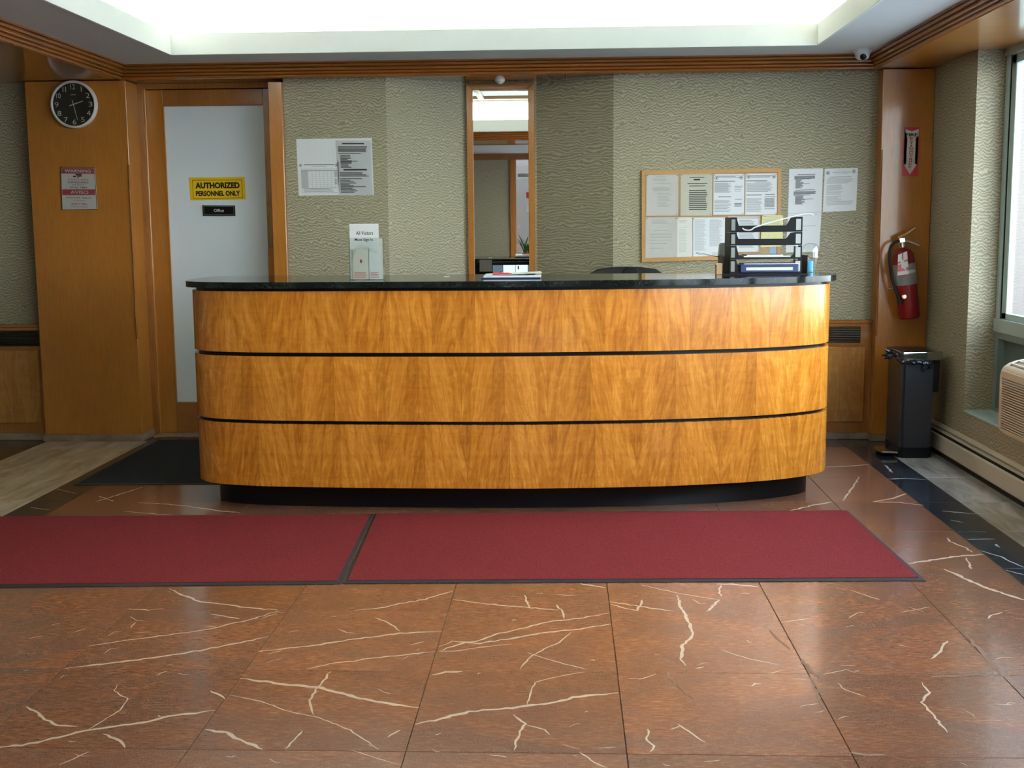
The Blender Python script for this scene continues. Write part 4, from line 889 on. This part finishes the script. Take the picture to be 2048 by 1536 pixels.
# ================================================================== AIR CONDITIONER
ac = thing('air_conditioner', 'beige wall air conditioner with louvred front below the window', 'air conditioner', (2.36, 5.63, .37))
prof = [(XG+.03,.372),(2.225,.372),(2.205,.385),(2.200,.40),(2.200,.665),(2.204,.690),(2.216,.710),(2.240,.726),(2.28,.740),(2.34,.752),(XG+.03,.754)]
def insetp(d): cx, cz = 2.36, .57; return [(x+(d if x < cx else -d), z+(d if z < cz else -d)) for x, z in prof]
bm = B(); prism(bm, insetp(.026), AY0+.01, AY1-.01, 'Y'); obj('core', bm, 'ac_dark', ac)
for a, b in ((AY0, AY0+.03), (AY1-.03, AY1)):
    bm = B(); prism(bm, prof, a, b, 'Y', .004, 1); obj('end_cheek', bm, 'ac', ac, True)
bm = B(); box(bm, 2.200, 2.214, AY0+.03, AY1-.03, .655, .690); box(bm, 2.200, 2.216, AY0+.03, AY1-.03, .385, .400); box(bm, 2.212, 2.3, AY0+.03, AY1-.03, .372, .388); obj('front_rail', bm, 'ac', ac)
z = .405; first = None
while z < .652:
    if first is None: first = obj('slat', bx(2.200, 2.213, AY0+.03, AY1-.03, z, z+.0058), 'ac', ac)
    else:
        s = first.copy(); C.objects.link(s); s.location = first.location+Vector((0,0,z-.405))
    z += .0125
bm = B(); prism(bm, [(2.200,.668),(2.204,.690),(2.216,.710),(2.228,.719),(2.234,.712),(2.222,.702),(2.212,.688),(2.210,.668)], AY0+.03, AY1-.03, 'Y'); obj('top_rail', bm, 'ac', ac, True)
first = None
for k in range(7):
    x = 2.243+k*.036; zz = .727+[0,.013,.020,.025,.026,.026,.026][k]
    if first is None: first = obj('top_slat', bx(x, x+.008, AY0+.03, AY1-.03, zz-.006, zz+.001), 'ac', ac); x_0, z_0 = x, zz
    else: s = first.copy(); C.objects.link(s); s.location = first.location+Vector((x-x_0, 0, zz-z_0))
bm = B(); y_ = AY0+.06
while y_ < AY1-.05: box(bm, 2.25, 2.50, y_, y_+.005, .7395, .7405) if False else slab(bm, [(2.24,y_,.722),(2.28,y_,.736),(2.50,y_,.748),(2.50,y_,.742),(2.28,y_,.730),(2.24,y_,.716)], (0,1,0), .006); y_ += .030
obj('cross_bar', bm, 'ac', ac)['kind'] = 'stuff'

# ================================================================== THINGS ON THE COUNTER
ZT = 1.1672
# leaflet holder
a, b = on_z(699, 560, ZT), on_z(769, 559, ZT); lx0, lx1, ly = a.x, b.x, a.y
lh = thing('leaflet_holder', 'clear acrylic leaflet holder with visitor sign on the counter left', 'leaflet holder', ((lx0+lx1)/2, ly+.04, ZT))
t = .0025; hz = ZT+.215; bz = ZT+.285
obj('front_pane', bx(lx0, lx1, ly, ly+t, ZT, hz), 'acrylic', lh); obj('back_pane', bx(lx0, lx1, ly+.045, ly+.045+t, ZT, hz+.01), 'acrylic', lh)
for x in (lx0, lx1-t): obj('side_pane', bx(x, x+t, ly+t, ly+.045, ZT, hz), 'acrylic', lh)
obj('floor_pane', bx(lx0+t, lx1-t, ly+t, ly+.045, ZT, ZT+t), 'acrylic', lh)
yy = ly+.014
vs = thing('visitor_sign', 'paper sign reading All Visitors Must Sign In, standing in the holder', 'sign', ((lx0+lx1)/2, yy, ZT+.003))
sx0, sx1 = lx0+.004, lx1-.022
obj('card', bx(sx0, sx1, yy, yy+.0012, ZT+.003, bz), 'paper', vs)
cxx = (sx0+sx1)/2
lettering('All Visitors', (cxx+.002, yy-.0006, ZT+.238), .088, .019, 'ink_black', vs, bold=.01); lettering('Must Sign In.', (cxx, yy-.0006, ZT+.203), .098, .019, 'ink_black', vs, bold=.01)
for k, (x0, x1, h_, m, lab) in enumerate(((sx0+.015, sx0+.095, .16, 'paper_warm', 'pale leaflet with a small red oval in the front of the holder'), (sx0+.098, sx1+.010, .17, 'paper', 'white leaflet with red foot, right front in the leaflet holder'), (sx1-.03, sx1+.017, .21, 'paper_warm', 'tall narrow pinkish leaflet at the back right of the holder'))):
    yk = ly+.006+k*.003+(.014 if k == 2 else 0); o = thing('leaflet', lab, 'leaflet', ((x0+x1)/2, yk, ZT+.003), 'leaflets in the acrylic holder')
    obj('sheet', bx(x0, x1, yk, yk+.001, ZT+.003, ZT+h_), m, o)
    bm = B()
    if k == 0:
        bm2 = B(); lathe(bm2, [(0,0),(.006,0),(.006,.0004),(0,.0004)], (0,0,0), 16, Matrix.Translation(Vector(((x0+x1)/2+.002, yk-.0004, ZT+.095))) @ Matrix.Diagonal((1,1,1.7,1)) @ Matrix.Rotation(math.pi/2,4,'X'), cap=False); obj('oval_mark', bm2, 'sign_maroon', o)
    for r in range(5): box(bm, x0+.006, x1-.006-random.random()*.02, yk-.0005, yk-.0002, ZT+.012+r*.006, ZT+.0145+r*.006)
    obj('printed_text', bm, 'sign_red' if k < 2 else 'ink_light', o)['kind'] = 'stuff'
bm = B()
for s in (0, 1):
    pts = smooth_path([(sx0+.008+s*.01, ly-.0008, ZT+.105+s*.03),(sx0+.03, ly-.0008, ZT+.15+s*.01),(sx0+.055, ly-.0008, ZT+.165+s*.012),(sx0+.08, ly-.0008, ZT+.16+s*.01),(sx1-.005, ly-.0008, ZT+.135+s*.01)], 5)
    tube(bm, pts, .0016, 5)
obj('tape_crease', bm, 'acrylic', lh)

# paper stack
a, b = on_z(962, 558, ZT), on_z(1080, 558, ZT)
ST = [('blue plastic folder at the bottom of the paper pile on the counter', 'binder', .006, 0, .0), ('white paper pile on the blue folder in the counter middle', 'paper', .010, .012, .02), ('loose white sheet on top of the counter paper pile', 'paper_warm', .0012, .02, .05)]
z = ZT; sy = a.y+.0
for i, (lab, m, h_, ins, rot) in enumerate(ST):
    cx, cy = (a.x+b.x)/2+ins*.5, sy+.14; w2, d2 = (b.x-a.x)/2-ins*.3, .13-ins*.5
    bm = B(); box(bm, cx-w2, cx+w2, cy-d2, cy+d2, z, z+h_, bevel=min(.0015, h_*.3)); bmesh.ops.rotate(bm, cent=(cx,cy,z), matrix=Matrix.Rotation(rot,3,'Z'), verts=bm.verts)
    if i == 2:
        for v in bm.verts:
            if v.co.x > cx+w2*.5: v.co.z += .010
    o = obj(['folder','paper_pile','paper_sheet'][i], bm, m, None, loc=(cx,cy,z)); tag(o, lab, ['folder','paper','paper'][i]); z += h_+.0002
bm = B(); px_ = (a.x+b.x)/2-.045; tube(bm, [(px_-.05,sy+.04,z+.0055),(px_-.03,sy+.041,z+.0065),(px_+.03,sy+.043,z+.0065),(px_+.05,sy+.044,z+.0045)], [.004,.0065,.0065,.004], 10)
tag(obj('marker_pen', bm, 'sign_red', None, True, loc=(px_,sy+.042,z)), 'red marker pen lying on the counter paper pile', 'pen')
bm = B(); tube(bm, [(px_+.12,sy+.045,z+.0045),(px_+.17,sy+.05,z+.0045)], .0035, 8); tag(obj('pen_cap', bm, 'black_plastic', None, True, loc=(px_+.14,sy+.047,z)), 'small black pen cap on the counter paper pile', 'pen')

# letter trays
def k2(x, y): return (1400+x/7.877, 420+y/7.877)
YT = 6.50; XA = on_y(1460, 500, YT).x; XB = on_y(1604, 500, YT).x; YTB = YT+.22
ZH = on_y(1470, 548, YT).z; tz = [on_y(1530, y, YT).z for y in (464, 490.5, 518, 547)]
tz[3] = ZT+.008
base = thing('file_sorter', 'wide low black file tray at the bottom under the letter tray stack', 'tray', ((XA+XB)/2, YT, ZT))
xa2, xb2 = on_y(1446, 530, YT).x, on_y(1615, 530, YT).x
obj('tray_floor', bx(xa2, xb2, YT-.02, YTB, ZT, ZT+.006), 'black_plastic', base)
for x in (xa2, xb2-.004): obj('end_wall', bx(x, x+.004, YT-.005, YTB, ZT+.006, ZT+.100, bevel=.001), 'black_plastic', base)
obj('end_wall', bx(xa2+.035, xa2+.038, YT-.003, YTB, ZT+.006, ZT+.095), 'black_plastic', base)
labs = ['letter tray second from the counter, holding the navy binder below the white papers', 'black letter tray holding loose white papers, third from the top', 'empty black letter tray, second from the top', 'top black letter tray with the white cable across it']
names = list(zip(tz[::-1], labs))
for i, (zf, lab) in enumerate(names):
    if i == 0: zf = ZT+.0065; lab = 'lowest letter tray of the black stack, holding the navy binder'
    o = thing('letter_tray', lab, 'tray', ((XA+XB)/2, YT, zf), 'stacked black letter trays'); H_ = .066 if i else .062
    zt = (names[i+1][0] if i < 3 else zf+.080)-zf-.0012; xl, xr = XA, XB
    obj('tray_floor', bx(xl+.03, xr-.02, YT+.002, YTB, zf, zf+.003), 'black_plastic', o)
    lip = .010 if i in (0, 1) else .034
    bm = B(); prism(bm, [(xl,zf),(xr,zf),(xr,zf+zt),(xr-.038,zf+zt),(xr-.062,zf+zt-.004),(xr-.085,zf+lip),(xl+.045,zf+lip),(xl+.036,zf+zt-.014),(xl+.034,zf+zt),(xl,zf+zt)] if i >= 2 else [(xl,zf),(xr,zf),(xr,zf+zt),(xr-.018,zf+zt),(xr-.045,zf+zt*.35),(xr-.06,zf+lip),(xl+.05,zf+lip),(xl+.036,zf+zt-.012),(xl+.034,zf+zt),(xl,zf+zt)], YT+(.0), YT+.004, 'Y'); obj('front_wall', bm, 'black_plastic', o)
    bm = B(); prism(bm, [(YT+.004,zf),(YTB,zf),(YTB,zf+zt),(YT+.004,zf+zt)], xl, xl+.003, 'X'); obj('side_wall', bm, 'black_plastic', o)
    bm = B(); prism(bm, [(YT+.004,zf),(YTB,zf),(YTB,zf+zt*.9),(YT+.1,zf+zt*.8),(YT+.004,zf+zt)], xr-.003, xr, 'X'); obj('side_wall', bm, 'black_plastic', o)
    obj('label_holder', bx(xr-.034, xr-.008, YT-.0012, YT, zf+zt*.12, zf+zt*.86), 'ink_light', o)
    obj('label_holder', bx(xl+.006, xl+.026, YT-.0012, YT, zf+zt*.12, zf+zt*.86), 'grey_plastic', o)
zf = ZT+.0102
o = thing('ring_binder', 'navy blue binder with a long cream label in the lowest tray', 'binder', ((XA+XB)/2, YT, zf))
b0, b1 = on_y(1481, 535, YT-.012).x, on_y(1597, 535, YT-.012).x
obj('cover', bx(b0, b1, YT-.014, YT+.19, zf, zf+.044, bevel=.004, seg=2), 'binder', o); obj('spine_label', bx(b0+.03, b1-.03, YT-.0152, YT-.0142, zf+.012, zf+.028), 'paper_cream', o)
bm = B(); box(bm, b0+.02, b1+.005, YT-.006, YT+.18, zf+.0445, zf+.0475); tag(obj('paper_sheet', bm, 'paper', None, loc=(b0+.1, YT, zf+.0445)), 'white sheets lying on the navy binder', 'paper')
zf = names[1][0]+.0035
for k, (u0, u1, m, lab) in enumerate(((1488,1582,'paper','lower white papers in the letter tray above the navy binder'),(1494,1567,'paper_warm','upper loose papers in the letter tray above the navy binder'))):
    x0, x1 = on_y(u0, 512, YT).x, on_y(u1, 512, YT).x
    tag(obj('paper_pile', bx(x0, x1, YT+.006, YT+.19, zf+k*.0132, zf+k*.0132+(.013, .006)[k]), m, None, loc=((x0+x1)/2, YT+.1, zf+k*.0132)), lab, 'paper')
# white cable
zc = names[3][0]+.036
pts = [k2(670,285), k2(700,310), k2(770,320), k2(820,305), k2(860,275), k2(1000,230), k2(1200,170), k2(1400,120), k2(1600,72), k2(1740,62), k2(1785,85)]
pp = [on_y(x, y, YT-.006) for x, y in pts]; bm = B(); tube(bm, smooth_path(pp, 4), .0032, 8); tag(obj('charging_cable', bm, 'white_plastic', None, True, loc=pp[0]), 'stiff white cable lying across the top letter tray', 'cable')
# grey box, brown box, wire loop
x0, x1 = on_y(1438.5, 500, YT+.24).x, on_y(1461, 500, YT+.24).x; z0_, z1_ = ZT+.085, on_y(1450, 485, YT+.24).z
o = thing('desk_phone', 'grey plastic device at the left side of the letter tray stack', 'phone', ((x0+x1)/2, YT+.25, ZT))
bm = B(); prism(bm, [(x0-.004,z0_),(x1,z0_-.003),(x1,z1_),(x0+.012,z1_-.002),(x0+.003,z1_-.012)], YT+.226, YT+.288, 'Y', .004, 2); obj('housing', bm, 'grey_plastic', o, True)
obj('stand', bx(x0+.012, x1-.002, YT+.235, YT+.28, ZT+.0001, z0_), 'black_plastic', o)
x0, x1 = on_y(1431, 540, YT+.02).x, on_y(1444, 540, YT+.02).x
o = thing('card_box', 'small brown cardboard box with flared rim left of the letter trays', 'box', ((x0+x1)/2, YT+.03, ZT))
obj('carton', bx(x0+.003, x1, YT, YT+.06, ZT, ZT+.052, bevel=.001), 'kraft', o); obj('rim', bx(x0-.004, x1, YT-.004, YT+.064, ZT+.052, ZT+.060, bevel=.001), 'kraft', o)
bm = B(); lp = [on_y(x, y, YT+.04) for x, y in ((1440,513),(1420,511),(1402,509),(1392,506.5),(1395,505.5),(1410,508),(1425,511.5),(1440,514))]; tube(bm, smooth_path(lp, 4), .0012, 6); tag(obj('wire_loop', bm, 'black_matte', None, True, loc=lp[0]), 'thin dark wire loop sticking out left of the letter trays', 'wire')
# cup
cu = Vector((on_y(1620, 540, 6.765).x, 6.765, ZT))
o = thing('plastic_cup', 'clear plastic tumbler with domed lid and blue label beside the trays', 'cup', cu)
bm = B(); lathe(bm, [(.030,0),(.031,.004),(.042,.070),(.043,.078)], cu, 28, cap=False); bm.faces.new([v for v in bm.verts if abs(v.co.z-cu.z) < 1e-5]); obj('cup_body', bm, 'acrylic', o, True)
bm = B(); lathe(bm, [(.048,.078),(.049,.086),(.046,.092),(.047,.120),(.042,.142),(.028,.155),(.010,.160),(0,.160)], cu, 28, cap=False); obj('dome_lid', bm, 'acrylic', o, True)
bm = B(); lathe(bm, [(0,.004),(.027,.004),(.033,.062),(0,.062)], cu, 20, cap=False)
for v in bm.verts: v.co.x = min(v.co.x, cu.x+.014)-.003
obj('blue_label', bm, 'blue_label', o)
# small white slip
c = on_z(893, 553.5, ZT); tag(obj('paper_slip', bx(c.x-.014, c.x+.014, c.y, c.y+.03, ZT, ZT+.0015), 'paper', None, loc=(c.x, c.y, ZT)), 'tiny white slip on the counter left of the paper pile', 'paper')

# ================================================================== CHAIR, MONITOR, PLANT
chx = on_y(1253, 540, 7.5).x
ch = thing('office_chair', 'black leather office chair behind the counter below the pinboard', 'chair', (chx, 7.38, 0))
bm = B(); cxr = .245; zt = on_y(1253, 533.5, 7.5).z
pts = [(-.245,-.58),(-.262,-.3),(-.250,-.09),(-.225,-.040),(-.18,-.014),(-.09,-.003),(0,0),(.09,-.003),(.18,-.014),(.222,-.040),(.246,-.09),(.262,-.3),(.245,-.58)]
prism(bm, [(chx+x, zt+z) for x, z in pts], 7.47, 7.56, 'Y', .02, 3); obj('backrest', bm, 'black_leather', ch, True)
bm = B(); lathe(bm, [(.0,0),(.055,0),(.05,.012),(0,.018)], (0,0,0), 24, Matrix.Translation((chx+.02, 7.468, zt-.060)) @ Matrix.Rotation(math.pi/2,4,'X'), cap=False); obj('headrest_patch', bm, 'black_plastic', ch, True)
obj('seat', bx(chx-.25, chx+.25, 7.02+.21, 7.56, .42, .50, bevel=.03, seg=3), 'black_leather', ch, True)
bm = B(); tube(bm, [(chx,7.4,.08),(chx,7.4,.43)], .025, 12); obj('gas_column', bm, 'chrome', ch, True)
for k in range(5):
    a = k*2*math.pi/5+.3; bm = B(); tube(bm, [(chx,7.4,.10),(chx+.28*math.cos(a),7.4+.28*math.sin(a),.065)], [.02,.014], 8); g_ = obj('base_arm', bm, 'black_plastic', ch, True)
    LOC[g_.name] = LOC[ch.name]; g_.location = (0,0,0)
    bm = B(); lathe(bm, [(0,-.012),(.028,-.012),(.028,.012),(0,.012)], (0,0,0), 14, Matrix.Translation((chx+.28*math.cos(a),7.4+.28*math.sin(a),.029)) @ Matrix.Rotation(math.pi/2,4,'X'), cap=False); obj('castor', bm, 'black_plastic', ch, True)
for s in (-1, 1):
    bm = B(); tube(bm, smooth_path([(chx+s*.25,7.52,.72),(chx+s*.275,7.4,.70),(chx+s*.275,7.3,.66),(chx+s*.25,7.32,.47)], 5), .016, 8); obj('armrest', bm, 'black_plastic', ch, True)
# monitor whose screen faces the staff side, visible in the mirror
def mir(px, py, Y):      # photo point that shows the mirror image of plane Y
    p = on_y(px, py, 2*(YN-.012)-Y); return p.x, p.z
YM = 7.02; ml, mt = mir(953, 515.5, YM); mr_, mb = mir(1066, 566, YM)
mr_ += .06; mb = .84; mt = min(mt, 1.149)
mo = thing('monitor', 'black security monitor showing camera tiles, seen in the mirror', 'monitor', ((ml+mr_)/2, YM, .74))
obj('casing', bx(ml, mr_, YM-.03, YM, mb, mt, bevel=.004), 'black_plastic', mo)
obj('stand', bx((ml+mr_)/2-.03, (ml+mr_)/2+.03, YM-.04, YM-.02, .745, mb+.05), 'black_plastic', mo); obj('foot', bx((ml+mr_)/2-.12, (ml+mr_)/2+.12, YM-.11, YM+.06, .7402, .750, bevel=.003), 'black_plastic', mo)
xs = [mir(x, 530, YM)[0] for x in (985, 1006, 1031, 1056)]+[mr_-.01]
dz = (mt-mb-.05)/3
for r in range(3):
    for i in range(4): obj('screen_tile', bx(xs[i]+.002, xs[i+1]-.002, YM+.0002, YM+.0012, mt-.026-(r+1)*dz+.002, mt-.026-r*dz-.002), 'screen_a' if (r+i) % 3 else 'screen_b', mo)
bm = B()
for k in range(16):
    i = k % 4; x = random.uniform(xs[i]+.01, xs[i+1]-.02); z = mt-.035-random.random()*(mt-mb-.08); box(bm, x, x+.010, YM+.0012, YM+.0016, z-.018, z+.01)
obj('picture_detail', bm, 'ink_black', mo)
p0, p1 = mir(959, 520, YM+.002), mir(984, 543, YM+.002)
tag(obj('sticky_note', bx(p0[0], p1[0], YM+.0004, YM+.0016, p1[1], p0[1]), 'ink_light', None, loc=(p0[0], YM, p0[1])), 'grey paper note taped to the monitor corner, seen in the mirror', 'note')
# plant on a white stand behind the camera, seen in the mirror
YPL = -.75; c = mir(1045, 510, YPL); px_, pz = c; pz += .035
pl = thing('potted_plant', 'spiky green potted plant in a white planter, seen in the mirror', 'plant', (px_+.05, YPL, 0))
obj('planter', bx(px_-.10, px_+.22, YPL-.13, YPL+.13, 0, pz-.01, bevel=.01, seg=2), 'white_plastic', pl); obj('soil', bx(px_-.08, px_+.20, YPL-.11, YPL+.11, pz-.0099, pz-.004), 'soil', pl)
for k in range(26):
    a = random.uniform(0, 6.28); r = random.uniform(.10, .24); hgt = random.uniform(.14, .36); c0 = Vector((px_+.07+random.uniform(-.05,.05), YPL+random.uniform(-.03,.03), pz-.01))
    d_ = Vector((math.cos(a), math.sin(a), 0)); s = Vector((-d_.y, d_.x, 0)); bm = B(); L = []; n = 6
    for i in range(n+1):
        t_ = i/n; p = c0+d_*r*t_**1.3+Vector((0,0,hgt*(t_-.45*t_*t_*(1 if k % 3 else .3)))); w = .014*math.sin(math.pi*min(.97, t_*.85+.12)); L.append((bm.verts.new(p+s*w), bm.verts.new(p-Vector((0,0,w*.3))), bm.verts.new(p-s*w)))
    for A, D in zip(L, L[1:]):
        for j in (0, 1): bm.faces.new((A[j], A[j+1], D[j+1], D[j]))
    obj('leaf', bm, 'leaf', pl)
c = mir(1054, 383, YW-.09); c2 = mir(1054, 424, YW-.09)
o = thing('notice_board', 'white notice with red heading on the entrance glass, seen in the mirror', 'sign', (c[0]+.1, YW-.08, c2[1]))
obj('board', bx(c[0]-.02, c[0]+.25, YW-.0815, YW-.080, c2[1], c[1]), 'sign_white', o); obj('heading', bx(c[0]-.01, c[0]+.24, YW-.080, YW-.079, c[1]-.10, c[1]-.01), 'sign_red', o)
# unseen fill lights added in the front ceiling, built as round recessed lamps
for i, (x, y, wh) in enumerate(((-4.2, .4, 'left'), (-1.8, .4, 'middle'), (.8, .4, 'right'))):
    o = thing('fill_light', '%s one of three added round fill lights in the ceiling before the entrance' % wh, 'lamp', (x, y, ZC), 'added fill lights behind the camera')
    bm = B(); lathe(bm, [(.075,0),(.10,0),(.10,-.006),(.078,-.008)], (x,y,ZC), 28, cap=False); obj('trim_ring', bm, 'white_plastic', o)
    bm = B(); lathe(bm, [(0,-.002),(.075,-.002),(.075,-.004),(0,-.004)], (x,y,ZC), 28, cap=False); obj('lens', bm, 'down', o)
